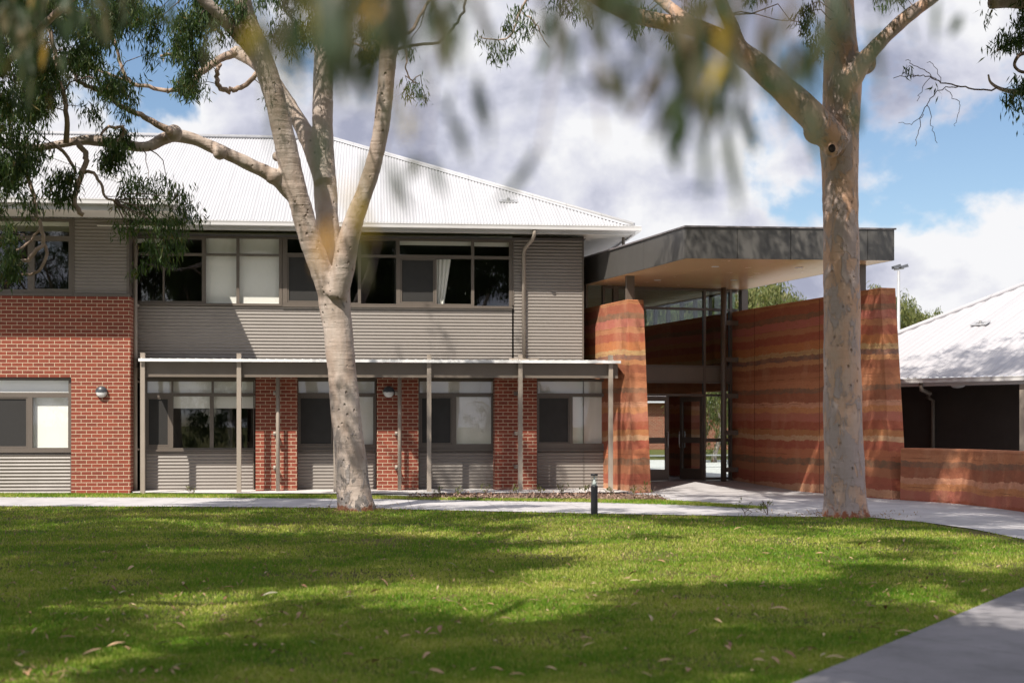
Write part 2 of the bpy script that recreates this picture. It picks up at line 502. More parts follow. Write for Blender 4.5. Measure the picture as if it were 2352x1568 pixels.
M['bark_cream'] = bark_mat("cream_gum_bark", (0.46, 0.39, 0.345), (0.37, 0.285, 0.235), (0.23, 0.21, 0.205), (0.115, 0.105, 0.10), (0.20, 0.085, 0.05), -0.07, 0.20, 2.4)
M['bark_salmon'] = bark_mat("salmon_gum_bark", (0.54, 0.39, 0.31), (0.58, 0.36, 0.245), (0.405, 0.335, 0.315), (0.27, 0.225, 0.21), (0.28, 0.10, 0.05), 0.105, 0.07, 2.6)
M['steel'] = plain("galvanised_steel", (0.45, 0.45, 0.46), None, 3, 0.45, metal=0.4)
M['knot'] = plain("knot_hollow", (0.020, 0.012, 0.009), None, 8, 0.95)
M['scar'] = plain("red_brown_scar", (0.16, 0.055, 0.03), (0.10, 0.035, 0.02), 20, 0.95, 0.8)


# ------------------------------------------------------------------ object helpers
def tag(o, label=None, cat=None, group=None, kind=None):
    if label:
        o['label'] = label
    if cat:
        o['category'] = cat
    if group:
        o['group'] = group
    if kind:
        o['kind'] = kind
    return o


def empty(name, loc=(0, 0, 0), rz=0.0, label=None, cat=None, group=None):
    o = bpy.data.objects.new(name, None)
    COL.objects.link(o)
    o.location = loc
    o.rotation_euler = (0, 0, rz)
    o.empty_display_size = 0.3
    return tag(o, label, cat, group)


def link_mesh(name, me, mat, parent=None):
    o = bpy.data.objects.new(name, me)
    COL.objects.link(o)
    if mat is not None:
        me.materials.append(mat)
    if parent is not None:
        o.parent = parent
    return o


class MB:
    """collects boxes, quads, tubes ... and links them as ONE mesh; 'off' is taken from every vertex"""
    def __init__(self, off=(0, 0, 0)):
        self.v, self.f, self.off = [], [], off

    def add(self, vs, fs):
        b = len(self.v)
        self.v += [tuple(p) for p in vs]
        self.f += [tuple(i + b for i in q) for q in fs]
        return self

    def hexa(self, b, t):
        """four bottom and four top corners, both anticlockwise from above"""
        return self.add(list(b) + list(t), [(3, 2, 1, 0), (4, 5, 6, 7), (0, 1, 5, 4), (1, 2, 6, 5), (2, 3, 7, 6), (3, 0, 4, 7)])

    def box(self, x0, x1, y0, y1, z0, z1):
        x0, x1 = min(x0, x1), max(x0, x1)
        y0, y1 = min(y0, y1), max(y0, y1)
        z0, z1 = min(z0, z1), max(z0, z1)
        return self.hexa([(x0, y0, z0), (x1, y0, z0), (x1, y1, z0), (x0, y1, z0)], [(x0, y0, z1), (x1, y0, z1), (x1, y1, z1), (x0, y1, z1)])

    def quad(self, a, b, c, d):
        return self.add([a, b, c, d], [(0, 1, 2, 3)])

    def poly(self, pts):
        return self.add(pts, [tuple(range(len(pts)))])

    def prism(self, pts, z0, z1):
        n = len(pts)
        vs = [(p[0], p[1], z0) for p in pts] + [(p[0], p[1], z1) for p in pts]
        fs = [tuple(range(n - 1, -1, -1)), tuple(range(n, 2 * n))] + [(i, (i + 1) % n, n + (i + 1) % n, n + i) for i in range(n)]
        return self.add(vs, fs)

    def tube(self, pts, rad, seg=8, caps=True):
        pts = [Vector(p) for p in pts]
        if not hasattr(rad, '__len__'):
            rad = [rad] * len(pts)
        ref = None
        rings = []
        for i, p in enumerate(pts):
            d = (pts[min(i + 1, len(pts) - 1)] - pts[max(i - 1, 0)])
            d = d.normalized() if d.length > 1e-9 else Vector((0, 0, 1))
            if ref is None:
                ref = d.orthogonal().normalized()
            ref = (ref - d * ref.dot(d))
            ref = ref.normalized() if ref.length > 1e-6 else d.orthogonal().normalized()
            bi = d.cross(ref)
            rings.append([p + (ref * math.cos(2 * math.pi * k / seg) + bi * math.sin(2 * math.pi * k / seg)) * rad[i] for k in range(seg)])
        vs = [q for r_ in rings for q in r_]
        fs = []
        for i in range(len(pts) - 1):
            for k in range(seg):
                k2 = (k + 1) % seg
                fs.append((i * seg + k, i * seg + k2, (i + 1) * seg + k2, (i + 1) * seg + k))
        if caps:
            fs.append(tuple(range(seg - 1, -1, -1)))
            fs.append(tuple((len(pts) - 1) * seg + k for k in range(seg)))
        return self.add(vs, fs)

    def lathe(self, c, prof, seg=20, axis='z'):
        vs, fs = [], []
        for (r_, h) in prof:
            for k in range(seg):
                a = 2 * math.pi * k / seg
                if axis == 'z':
                    vs.append((c[0] + r_ * math.cos(a), c[1] + r_ * math.sin(a), c[2] + h))
                else:
                    vs.append((c[0] + r_ * math.cos(a), c[1] - h, c[2] + r_ * math.sin(a)))
        for i in range(len(prof) - 1):
            for k in range(seg):
                k2 = (k + 1) % seg
                fs.append((i * seg + k, i * seg + k2, (i + 1) * seg + k2, (i + 1) * seg + k))
        fs.append(tuple(range(seg - 1, -1, -1)))
        fs.append(tuple((len(prof) - 1) * seg + k for k in range(seg)))
        return self.add(vs, fs)

    def wall_holes(self, x0, x1, z0, z1, y, holes, deep):
        """front face at y with rectangular holes, reveals running back by 'deep'"""
        xs = sorted({x0, x1} | {q for h in holes for q in h[:2] if x0 < q < x1})
        zs = sorted({z0, z1} | {q for h in holes for q in h[2:] if z0 < q < z1})
        for i in range(len(xs) - 1):
            for j in range(len(zs) - 1):
                cx, cz = (xs[i] + xs[i + 1]) / 2, (zs[j] + zs[j + 1]) / 2
                if any(h[0] < cx < h[1] and h[2] < cz < h[3] for h in holes):
                    continue
                self.quad((xs[i], y, zs[j]), (xs[i + 1], y, zs[j]), (xs[i + 1], y, zs[j + 1]), (xs[i], y, zs[j + 1]))
        b = y + deep
        for (a0, a1, c0, c1) in holes:
            self.quad((a0, y, c0), (a0, b, c0), (a0, b, c1), (a0, y, c1)) if a0 > x0 else None
            self.quad((a1, y, c0), (a1, y, c1), (a1, b, c1), (a1, b, c0)) if a1 < x1 else None
            self.quad((a0, y, c1), (a0, b, c1), (a1, b, c1), (a1, y, c1)) if c1 < z1 else None
            self.quad((a0, y, c0), (a1, y, c0), (a1, b, c0), (a0, b, c0)) if c0 > z0 else None
        return self

    def corr(self, x0, x1, z0, z1, y, pitch=0.080, amp=0.0095):
        """horizontal corrugated sheet on the plane y"""
        n = max(4, int(round((z1 - z0) / pitch * 8)))
        vs, fs = [], []
        for i in range(n + 1):
            z = z0 + (z1 - z0) * i / n
            yy = y - amp - amp * math.sin(2 * math.pi * z / pitch)
            vs += [(x0, yy, z), (x1, yy, z)]
        for i in range(n):
            fs.append((2 * i, 2 * i + 1, 2 * i + 3, 2 * i + 2))
        return self.add(vs, fs)

    def build(self, name, mat, parent=None, smooth=False):
        me = bpy.data.meshes.new(name)
        o = self.off
        me.from_pydata([(x - o[0], y - o[1], z - o[2]) for x, y, z in self.v], [], self.f)
        me.update()
        if smooth:
            me.polygons.foreach_set('use_smooth', [True] * len(me.polygons))
        return link_mesh(name, me, mat, parent)


class Frame:
    """an upright frame turned by 'ang' about the camera's foot: s runs along it, w is its depth"""
    def __init__(self, ang):
        self.a = ang
        self.c, self.s = math.cos(ang), math.sin(ang)

    def at(self, u, v, w_):
        dx, dz = (u - U0) / F, (HOR - v) / F
        D = w_ / (-self.s * dx + self.c)
        return D * (self.c * dx + self.s), EYE + D * dz

    def world(self, s, w_, z=0.0):
        return (s * self.c - w_ * self.s, s * self.s + w_ * self.c, z)

    def local(self, x, y):
        return (x * self.c + y * self.s, -x * self.s + y * self.c)


def P(u, v, D):
    return Vector(((u - U0) / F * D, D, EYE + (HOR - v) / F * D))


def G(u, v, z=0.0):
    D = (EYE - z) * F / (v - HOR)
    return ((u - U0) / F * D, D)


# ================================================================== GROUND
PATH_LOW = [(-400, 1163), (0, 1163), (400, 1164), (775, 1167), (1000, 1172), (1360, 1180), (1700, 1186), (1890, 1188), (2000, 1189), (2120, 1200), (2230, 1215), (2352, 1240), (2480, 1275)]
PATH_UP = [(-400, 1141), (0, 1141), (400, 1142), (870, 1145), (1340, 1152), (1600, 1160), (1765, 1168)]
gm = MB()
gm.poly([(-900, -900, 0), (900, -900, 0), (900, 1500, 0), (-900, 1500, 0)])
ground = gm.build("ground", M['ground'])
tag(ground, kind='structure')

low = [G(u, v) for u, v in PATH_LOW]
pm = MB()
pts = [(low[0][0] - 30, low[0][1])] + low + [(16, low[-1][1]), (22, 22), (22, 34.0), (-40, 34.0)]
pm.poly([(x, y, 0.014) for x, y in pts])
tag(pm.build("path", M['path']), kind='structure')

strip_top = [(-400, 1134), (0, 1134.5), (300, 1135), (600, 1137), (870, 1139), (960, 1143), (1200, 1147), (1420, 1149), (1520, 1150), (1600, 1155)]
strip = [G(u, v) for u, v in PATH_UP] + [G(u, v) for u, v in strip_top[::-1]]
sm_ = MB()
sm_.poly([(x, y, 0.030) for x, y in strip])
tag(sm_.build("grass_strip", M['ground']), kind='structure')

mul = [G(u, v) for u, v in [(930, 1144), (1100, 1147), (1300, 1149), (1470, 1150), (1535, 1149), (1500, 1141), (1420, 1136), (1240, 1136), (1010, 1139)]]
mm = MB()
mm.poly([(x, y, 0.040) for x, y in mul])
tag(mm.build("garden_bed", M['mulch']), kind='structure')

npth = [G(2352, 1350), G(1830, 1568)]
dx_, dy_ = npth[0][0] - npth[1][0], npth[0][1] - npth[1][1]
e0 = (npth[0][0] + dx_ * 1.6, npth[0][1] + dy_ * 1.6)
e1 = (npth[1][0] - dx_ * 3, npth[1][1] - dy_ * 3)
nm = MB()
nm.poly([(e1[0], e1[1], 0.014), (e1[0] + 3.4, e1[1] - 1.8, 0.014), (e0[0] + 3.4, e0[1] - 1.8, 0.014), (e0[0], e0[1], 0.014)])
tag(nm.build("footpath", M['path_near']), kind='structure')

# ================================================================== TWO-STOREY BUILDING (facade frame)
TH = R(5.7)
FA = Frame(TH)
W_BRICK, W_WALL, W_PIER, W_POST = 33.78, 34.55, 34.02, 33.16
B0 = (FA.at(235, 900, W_BRICK)[0], W_BRICK, 0.0)
off = B0


def fs(u, w_):
    return FA.at(u, 900, w_)[0]


def fz(v, w_, u=700):
    return FA.at(u, v, w_)[1]


bld = empty("school_building", FA.world(B0[0], B0[1]), TH, "two storey school building with white corrugated hip roof, taupe cladding and red brick ground floor", "building")


def win(fr, outer, panes, y, parent, root_off, depth=0.07, kinds=(), matf='frame'):
    """window = frame mesh; panes are (u0,u1,v0,v1,type) on plane y"""
    (u0, u1, v0, v1) = outer
    s0, s1 = fr.at(u0, 900, y)[0], fr.at(u1, 900, y)[0]
    uc = (u0 + u1) / 2
    z1, z0 = fr.at(uc, v0, y)[1], fr.at(uc, v1, y)[1]
    rects = []
    for p in panes:
        a0, a1 = fr.at(p[0], 900, y)[0], fr.at(p[1], 900, y)[0]
        b1, b0 = fr.at(uc, p[2], y)[1], fr.at(uc, p[3], y)[1]
        rects.append((max(a0, s0 + .02), min(a1, s1 - .02), max(b0, z0 + .02), min(b1, z1 - .02), p[4]))
    fm = MB(root_off)
    fm.wall_holes(s0, s1, z0, z1, y - 0.03, [r_[:4] for r_ in rects], depth)
    for (xa, xb, ya, yb) in ((s0, s0, z0, z1), (s1, s1, z0, z1)):
        fm.quad((xa, y - 0.03, ya), (xa, y - 0.03, yb), (xa, y + depth, yb), (xa, y + depth, ya))
    fm.quad((s0, y - 0.03, z0), (s1, y - 0.03, z0), (s1, y + depth, z0), (s0, y + depth, z0))
    fm.quad((s0, y - 0.03, z1), (s1, y - 0.03, z1), (s1, y + depth, z1), (s0, y + depth, z1))
    fm.box(s0 - .02, s1 + .02, y - .075, y - .031, z0 - .03, z0 + .012)     # sill lip
    wo_ = fm.build("window", M[matf], parent)
    for (a0, a1, b0, b1, ty) in rects:
        if 's' in ty:            # sliding sash with an insect screen
            sb = MB(root_off)
            e = 0.035
            sb.wall_holes(a0 + .004, a1 - .004, b0 + .004, b1 - .004, y - 0.018, [(a0 + e, a1 - e, b0 + e, b1 - e)], 0.03)
            sash = sb.build("sash", M['frame'], wo_)
            MB(root_off).box(a0 + e - .003, a1 - e + .003, y + .006, y + .012, b0 + e - .003, b1 - e + .003).build("insect_screen", M['screen'], wo_)
            continue
        MB(root_off).quad((a0 - .01, y + .014, b0 - .01), (a1 + .01, y + .014, b0 - .01), (a1 + .01, y + .014, b1 + .01), (a0 - .01, y + .014, b1 + .01)).build("pane", M['glass'], wo_)
        if 'b' in ty:            # blind right down
            bl = MB(root_off)
            bl.box(a0 - .03, a1 + .03, y + .10, y + .104, b0 - .02, b1 + .03)
            bl.box(a0 - .03, a1 + .03, y + .092, y + .112, b0 - .02, b0 + .012)
            bl.build("blind", M['blind'], wo_)
        if 'h' in ty:            # blind part way down
            zz = b1 - (b1 - b0) * 0.22
            bl = MB(root_off)
            bl.box(a0 - .03, a1 + .03, y + .10, y + .104, zz, b1 + .03)
            bl.box(a0 - .03, a1 + .03, y + .092, y + .112, zz - .014, zz + .012)
            bl.build("blind", M['blind'], wo_)
        if 'c' in ty:            # pale sheet gathered to the left, standing in for a pale shape in the pane
            cu = MB(root_off)
            wd = (a1 - a0)
            n = 14
            ring = []
            for i in range(n + 1):
                x = i / n
                ring.append((x, 0.018 * math.sin(x * 21)))
            for i in range(n):
                (xa, da), (xb, db) = ring[i], ring[i + 1]
                cu.quad((a0 + xa * wd * .22, y + .13 + da, b0), (a0 + xb * wd * .22, y + .13 + db, b0), (a0 + xb * wd * .42, y + .13 + db, b1), (a0 + xa * wd * .42, y + .13 + da, b1))
            cu.build("pale_sheet", M['blind'], wo_, True)
    return wo_


# --- left brick block
sR = fs(299.5, W_BRICK)
sL = -18.0
zb_top = fz(681, W_BRICK, 235)
h_s1 = fs(163.5, W_BRICK)
h_z0, h_z1 = 0.0, fz(866, W_BRICK, 100)
brk = MB(off)
brk.wall_holes(sL, sR, -0.1, zb_top, W_BRICK, [(sL - 1, h_s1, -0.2, h_z1)], 0.13)
brk.quad((sR, W_BRICK, -0.1), (sR, W_WALL, -0.1), (sR, W_WALL, zb_top), (sR, W_BRICK, zb_top))
brk.build("wall", M['brick'], bld)
WB2 = W_BRICK + 0.12
win(FA, (-250, 164.5, 866, 1036), [(-245, -90, 872, 903, 'b'), (-85, 158, 873, 901, 'b'), (-245, -90, 912, 1028, 'b'), (-85, 64, 912, 1028, 's'), (75, 157, 912, 1028, 'b')], WB2, bld, off)
cl = MB(off)
cl.corr(sL, h_s1 - .001, -0.05, fz(1040, WB2, 100), WB2 - 0.02)
# upper storey of the block
WC = W_BRICK + 0.05
zc0, zc1 = fz(675, WC, 235), fz(492, WC, 235)
cl.corr(fs(172, WC), fs(291, WC), zc0, zc1, WC)
cl.corr(sL, fs(-250, WC), zc0, zc1, WC)
win(FA, (-250, 166, 500, 675), [(-244, -90, 507, 540, 'h'), (-85, 159, 507, 540, 'h'), (-244, -90, 550, 664, ''), (-85, 64, 550, 664, ''), (80, 158, 552, 662, '')], WC, bld, off)
tr = MB(off)
tr.box(sL, sR, W_BRICK - .012, W_BRICK + .09, zb_top + .002, zb_top + .065)          # flashing on top of the brickwork
tr.box(fs(291, WC), fs(297, WC), WC - .022, WC + .05, zc0, zc1)
tr.box(fs(166, WC), fs(172, WC), WC - .022, WC + .05, zc0, zc1)
tr.quad((fs(297, WC), WC, zc0), (fs(297, WC), W_WALL, zc0), (fs(297, WC), W_WALL, zc1), (fs(297, WC), WC, zc1))
tr.box(h_s1 - .035, h_s1 - .004, WB2 - .04, WB2 + .01, 0.0, fz(1038, WB2, 100))

# --- main wall
Wm = W_WALL
sEnd = fs(1340, Wm)
sBeg = fs(297, Wm) - 0.4
zs0, zs1 = 3.0, 6.26
za_top, za_bot = fz(541, Wm, 480), fz(699, Wm, 480)
s_w2b = fs(1176, Wm)
cl.corr(sBeg, s_w2b, zs0, fz(704, Wm, 700), Wm)
cl.corr(fs(1180, Wm), sEnd - .03, zs0, fz(549, Wm, 1250) , Wm)
for k, x in enumerate((fs(1180, Wm), sEnd)):
    tr.box(x - .035, x + .0, Wm - .03, Wm + .03, zs0 + .1 if k else fz(702, Wm, 1180), zs1)
tr.box(sEnd, sEnd + .006, Wm - .03, Wm + 6.0, 0.0, zs1)                 # return wall at the east end
tr.box(fs(1180, Wm), sEnd, Wm - .03, Wm + .03, fz(549, Wm, 1250) + .002, zs1)
win(FA, (297, 648, 543, 699), [(305, 374, 550, 582, 'h'), (378, 464, 550, 582, ''), (473, 543, 547, 582, 'b'), (550, 641, 547, 582, 'b'),
                              (305, 374, 588, 692, ''), (378, 464, 588, 692, ''), (473, 543, 587, 696, 'b'), (550, 641, 587, 696, 'b')], Wm, bld, off)
win(FA, (649, 1176, 546, 704), [(660, 822, 552, 584, ''), (829, 910, 553, 586, ''), (918, 1082, 553, 585, 'h'), (1089, 1169, 554, 586, 'h'),
                               (660, 740, 590, 696, 's'), (745, 822, 590, 696, 'c'), (829, 910, 592, 698, ''), (920, 998, 594, 696, 's'), (1003, 1082, 593, 697, 'c'), (1089, 1169, 593, 701, '')], Wm, bld, off)
# ground floor bays
bays = [(334, 584, [(338, 394, 876, 902, 'b'), (398, 486, 876, 902, 'b'), (491, 582, 876, 902, 'b'), (338, 389, 913, 1024, 's'), (398, 482, 910, 1028, 'h'), (491, 582, 910, 1028, 'h')]),
        (682, 864, [(685, 860, 876, 902, 'b'), (687, 764, 911, 1022, 's'), (776, 857, 911, 1020, 'b')]),
        (961, 1137, [(964, 1132, 876, 902, 'b'), (966, 1038, 911, 1020, 's'), (1048, 1128, 911, 1019, 'b')]),
        (1232, 1397, [(1235, 1393, 876, 903, 'b'), (1235, 1308, 911, 1018, 's'), (1315, 1391, 911, 1018, 'b')])]
zsoff = fz(866, Wm, 900)
for (u0, u1, panes) in bays:
    uc = (u0 + u1) / 2
    win(FA, (u0, u1, 870, 1033), panes, Wm, bld, off)
    cl.corr(fs(u0, Wm), fs(u1, Wm), -0.03, fz(1037, Wm, uc), Wm)
    tr.box(fs(u0, Wm), fs(u0, Wm) + .03, Wm - .028, Wm, 0, fz(1037, Wm, uc))
    tr.box(fs(u1, Wm) - .03, fs(u1, Wm), Wm - .028, Wm, 0, fz(1037, Wm, uc))
cl.build("wall_cladding", M['clad'], bld, True)
tr.box(sBeg, sEnd - .05, Wm - .02, Wm + .05, zsoff - .05, zs0 + .1)
tr.build("wall_trim", M['frame'], bld)
for (u0, u1) in ((587, 681.5), (865.5, 961), (1137, 1233)):
    x0, x1 = fs(u0, W_PIER), fs(u1, W_PIER)
    pb = MB(off)
    pb.box(x0, x1, W_PIER, Wm + .1, -0.1, zsoff + .35)
    pb.build("brick_pier", M['brick'], bld)

# rooms behind the glass
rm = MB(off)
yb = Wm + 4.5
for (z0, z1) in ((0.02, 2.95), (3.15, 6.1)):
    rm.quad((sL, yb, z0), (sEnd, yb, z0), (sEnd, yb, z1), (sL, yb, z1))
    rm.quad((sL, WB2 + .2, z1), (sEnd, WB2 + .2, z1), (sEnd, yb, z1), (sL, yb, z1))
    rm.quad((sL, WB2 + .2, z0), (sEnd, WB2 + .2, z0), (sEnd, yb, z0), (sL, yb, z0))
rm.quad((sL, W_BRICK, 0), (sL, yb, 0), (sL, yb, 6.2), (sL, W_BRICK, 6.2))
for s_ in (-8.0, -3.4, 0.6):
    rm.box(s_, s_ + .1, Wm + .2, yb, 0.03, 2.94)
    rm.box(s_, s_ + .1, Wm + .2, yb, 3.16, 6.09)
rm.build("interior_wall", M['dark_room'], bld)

# --- roofs
PIT = 0.461
W_E = 33.70
Z_E = 6.37
s_c, _ = FA.at(1461, 524, W_E)
RID = 7.42


def roof_sheet(mb, s_from, s_to, e_w, e_z, pit, top, pitch=0.0762, amp=0.012, seg=6):
    n = int((s_to - s_from) / pitch * seg)
    vs, fcs = [], []
    for i in range(n + 1):
        s_ = s_from + (s_to - s_from) * i / n
        d = max(0.02, top(s_))
        dz = amp * math.sin(2 * math.pi * s_ / pitch)
        vs += [(s_, e_w, e_z + dz), (s_, e_w + d, e_z + d * pit + dz)]
    for i in range(n):
        fcs.append((2 * i, 2 * i + 2, 2 * i + 3, 2 * i + 1))
    mb.add(vs, fcs)


rf = MB(off)
roof_sheet(rf, -22.0, s_c, W_E, Z_E, PIT, lambda s_: min(RID, s_c - s_))
# east hip slope and the far side (plain sheets, not corrugated from here)
rf.quad((s_c, W_E, Z_E), (s_c, W_E + 2 * RID, Z_E), (s_c - RID, W_E + RID, Z_E + PIT * RID - .01), (s_c - RID, W_E + RID, Z_E + PIT * RID - .01))
rf.quad((s_c, W_E + 2 * RID, Z_E), (-22, W_E + 2 * RID, Z_E), (-22, W_E + RID, Z_E + PIT * RID - .01), (s_c - RID, W_E + RID, Z_E + PIT * RID - .01))
roof = rf.build("roof", M['roof'], bld, True)
cp = MB(off)
hip = [(s_c - t_, W_E + t_, Z_E + PIT * t_ + .015) for t_ in (0.05, RID * .5, RID)]
cp.tube(hip, 0.055, 8)
cp.tube([(s_c - RID, W_E + RID, Z_E + PIT * RID + .015), (-22, W_E + RID, Z_E + PIT * RID + .015)], 0.055, 8)
for sgn in (1, -1):
    a = [(s_c - t_ + .085 * sgn, W_E + t_ + .085 * sgn, Z_E + PIT * t_ + (0.012 if sgn > 0 else -.02)) for t_ in (0.1, RID)]
cp.box(-22, s_c - RID, W_E + RID - .17, W_E + RID - .02, Z_E + PIT * RID - .06, Z_E + PIT * RID + .004)
cp.add([(s_c - .02, W_E + .0, Z_E + .018), (s_c - RID, W_E + RID, Z_E + PIT * RID + .035), (s_c - RID - .16, W_E + RID - .02, Z_E + PIT * RID + .018), (s_c - .26, W_E + .02, Z_E + .022)], [(0, 1, 2, 3)])
cp.build("ridge_capping", M['roof'], roof, True)
# small roof anchor plate near the hip
an = MB(off)
sa, wa = FA.at(1166, 445, W_E + 1.9)[0], W_E + 1.75
za = Z_E + PIT * (wa - W_E) + 0.012
ta = math.atan(PIT)
for (x0, x1, y0, y1) in ((-.24, .24, -.10, -.03), (-.24, .24, .05, .12), (-.24, -.15, -.03, .05), (.15, .24, -.03, .05)):
    an.hexa([(sa + x0, wa + y0 * math.cos(ta), za + y0 * math.sin(ta)), (sa + x1, wa + y0 * math.cos(ta), za + y0 * math.sin(ta)), (sa + x1, wa + y1 * math.cos(ta), za + y1 * math.sin(ta)), (sa + x0, wa + y1 * math.cos(ta), za + y1 * math.sin(ta))],
            [(sa + x0, wa + y0 * math.cos(ta), za + y0 * math.sin(ta) + .02), (sa + x1, wa + y0 * math.cos(ta), za + y0 * math.sin(ta) + .02), (sa + x1, wa + y1 * math.cos(ta), za + y1 * math.sin(ta) + .02), (sa + x0, wa + y1 * math.cos(ta), za + y1 * math.sin(ta) + .02)])
an.tube([(sa, wa, za), (sa, wa - .02, za + .09)], .04, 8)
an.build("roof_anchor", M['steel'], roof)

# roof of the projecting block
W_E2, Z_E2 = 32.02, 6.57
s_c2, _ = FA.at(401, 460, W_E2)
r2 = MB(off)
roof_sheet(r2, -20.0, s_c2, W_E2, Z_E2, PIT, lambda s_: min(5.8, s_c2 - s_))
r2.quad((s_c2, W_E2, Z_E2), (s_c2, W_E2 + 2.1, Z_E2), (s_c2 - 5.8, W_E2 + 7.9, Z_E2 + PIT * 5.8), (s_c2 - 5.8, W_E2 + 5.8, Z_E2 + PIT * 5.8))
roof2 = r2.build("roof", M['roof'], bld, True)
cp2 = MB(off)
cp2.tube([(s_c2 - t_, W_E2 + t_, Z_E2 + PIT * t_ + .012) for t_ in (0.05, 3, 5.8)], 0.055, 8)
cp2.add([(s_c2 - .02, W_E2, Z_E2 + .018), (s_c2 - 5.8, W_E2 + 5.8, Z_E2 + PIT * 5.8 + .03), (s_c2 - 5.96, W_E2 + 5.78, Z_E2 + PIT * 5.8 + .018), (s_c2 - .26, W_E2 + .02, Z_E2 + .022)], [(0, 1, 2, 3)])
cp2.build("ridge_capping", M['roof'], roof2, True)

# gutters, fascias, soffits
def gutter_run(s0, s1, we, ze, name_off):
    g = MB(name_off)
    prof = [(0.0, -0.005), (-0.02, 0.0), (-.10, 0.0), (-.115, -.012), (-.105, -.05), (-.11, -.11), (-.02, -.12), (0.0, -.12)]
    n = len(prof)
    vs = [(s0, we + a, ze + b) for a, b in prof] + [(s1, we + a, ze + b) for a, b in prof]
    fcs = [(i, i + 1, n + i + 1, n + i) for i in range(n - 1)] + [tuple(range(n)), tuple(range(2 * n - 1, n - 1, -1))]
    g.add(vs, fcs)
    return g


g1 = gutter_run(s_c2 + .02 + .0, s_c + .12, W_E + .03, Z_E - .01, off)
g1.box(s_c + .001, s_c + .12, W_E + .031, W_E + 13, Z_E - .13, Z_E - .012)
g1.build("gutter", M['gutter'], bld)
g2 = gutter_run(sL, s_c2 + .1, W_E2 + .03, Z_E2 - .01, off)
g2.box(s_c2 + .001, s_c2 + .1, W_E2 + .031, W_E + .3, Z_E2 - .13, Z_E2 - .012)
g2.build("gutter", M['gutter'], bld)
ff = MB(off)
ff.box(s_c2, s_c - .02, W_E + .032, W_E + .06, Z_E - .21, Z_E - .02)
ff.box(s_c - .05, s_c - .02, W_E + .061, W_E + 13, Z_E - .21, Z_E - .02)
ff.box(sL, s_c2 - .02, W_E2 + .032, W_E2 + .06, Z_E2 - .25, Z_E2 - .02)
ff.box(s_c2 - .05, s_c2 - .02, W_E2 + .061, W_E + .5, Z_E2 - .25, Z_E2 - .02)
ff.build("fascia", M['gutter'], bld)
so = MB(off)
so.box(s_c2 - 2.0, s_c - .051, W_E + .061, Wm + .06, Z_E - .17, Z_E - .145)
so.box(sEnd - .02, s_c - .051, Wm + .061, W_E + 12, Z_E - .17, Z_E - .145)
so.box(sL, s_c2 - .051, W_E2 + .061, Wm + .02, Z_E2 - .18, Z_E2 - .16)
so.build("soffit", M['soffit'], bld)
# downpipes of the upper roof
dp = MB(off)
s_dp = fs(1203, Wm - .1)
s_top = fs(1224, W_E + .3)
dp.tube([(s_top, W_E - .02, Z_E - .10), (s_top, W_E - .01, Z_E - .24), (s_top - .03, W_E + .15, Z_E - .34), (s_dp + .02, Wm - .16, fz(566, Wm)), (s_dp, Wm - .10, fz(576, Wm)), (s_dp, Wm - .10, 3.16)], .045, 10)
dp.build("downpipe", M['frame_pale'], bld, True)
sp_ = MB(off)
sp_.tube([(s_dp - .36, Wm - .12, 3.17), (s_dp + .36, Wm - .12, 3.17)], .045, 10)
sp_.build("rain_spreader", M['frame_pale'], bld, True)
s_dl = fs(311.5, Wm - .25)
dp = MB(off)
dp.tube([(s_dl, Wm - .3, Z_E - .15), (s_dl, Wm - .3, 0.02)], .05, 10)
for zz in (1.0, 2.6, 4.4):
    dp.box(s_dl - .07, s_dl + .07, Wm - .28, Wm - .02, zz, zz + .04)
dp.build("downpipe", M['frame_pale'], bld, True)
st = MB(off)
st.tube([(fs(1432, W_E + .8), W_E + .8, 5.75), (fs(1432, W_E + .8), W_E + .8, Z_E - .15)], .04, 8)
st.build("strut", M['frame'], bld)

# ------------------------------------------------------------------ verandah
V0 = (fs(870, W_POST), W_POST, 0)
ver = empty("verandah", FA.world(V0[0], V0[1]), TH, "steel verandah with six slim taupe posts and white lean-to roof along the ground floor windows", "verandah")
zr = fz(828, W_POST, 870)
s_v0, s_v1 = fs(322, W_POST), fs(1422, W_POST)
vr = MB(V0)
n = int((s_v1 - s_v0) / .2)
for i in range(n):
    a = s_v0 + (s_v1 - s_v0) * i / n
    b = s_v0 + (s_v1 - s_v0) * (i + 1) / n
    vr.hexa([(a, W_POST - .12, zr - .02), (b, W_POST - .12, zr - .02), (b, Wm - .03, zr + .04), (a, Wm - .03, zr + .04)],
            [(a, W_POST - .12, zr + .005), (b, W_POST - .12, zr + .005), (b, Wm - .03, zr + .065), (a, Wm - .03, zr + .065)])
    vr.hexa([(a + .03, W_POST - .12, zr + .006), (a + .06, W_POST - .12, zr + .006), (a + .06, Wm - .03, zr + .066), (a + .03, Wm - .03, zr + .066)],
            [(a + .035, W_POST - .12, zr + .03), (a + .055, W_POST - .12, zr + .03), (a + .055, Wm - .03, zr + .09), (a + .035, Wm - .03, zr + .09)])
vr.box(s_v0 - .02, s_v1 + .02, W_POST - .135, W_POST - .121, zr - .045, zr + .02)
vr.build("roof_sheet", M['white'], ver)
vb = MB(V0)
vb.box(s_v0 + .03, s_v1 - .02, W_POST + .05, W_POST + .12, fz(866, W_POST), zr - .05)
vb.box(s_v0 + .03, s_v0 + .10, W_POST + .121, Wm - .03, fz(862, W_POST), zr - .05)
vb.box(s_v1 - .09, s_v1 - .02, W_POST + .121, Wm - .03, fz(862, W_POST), zr - .05)
vb.build("beam", M['beam'], ver)
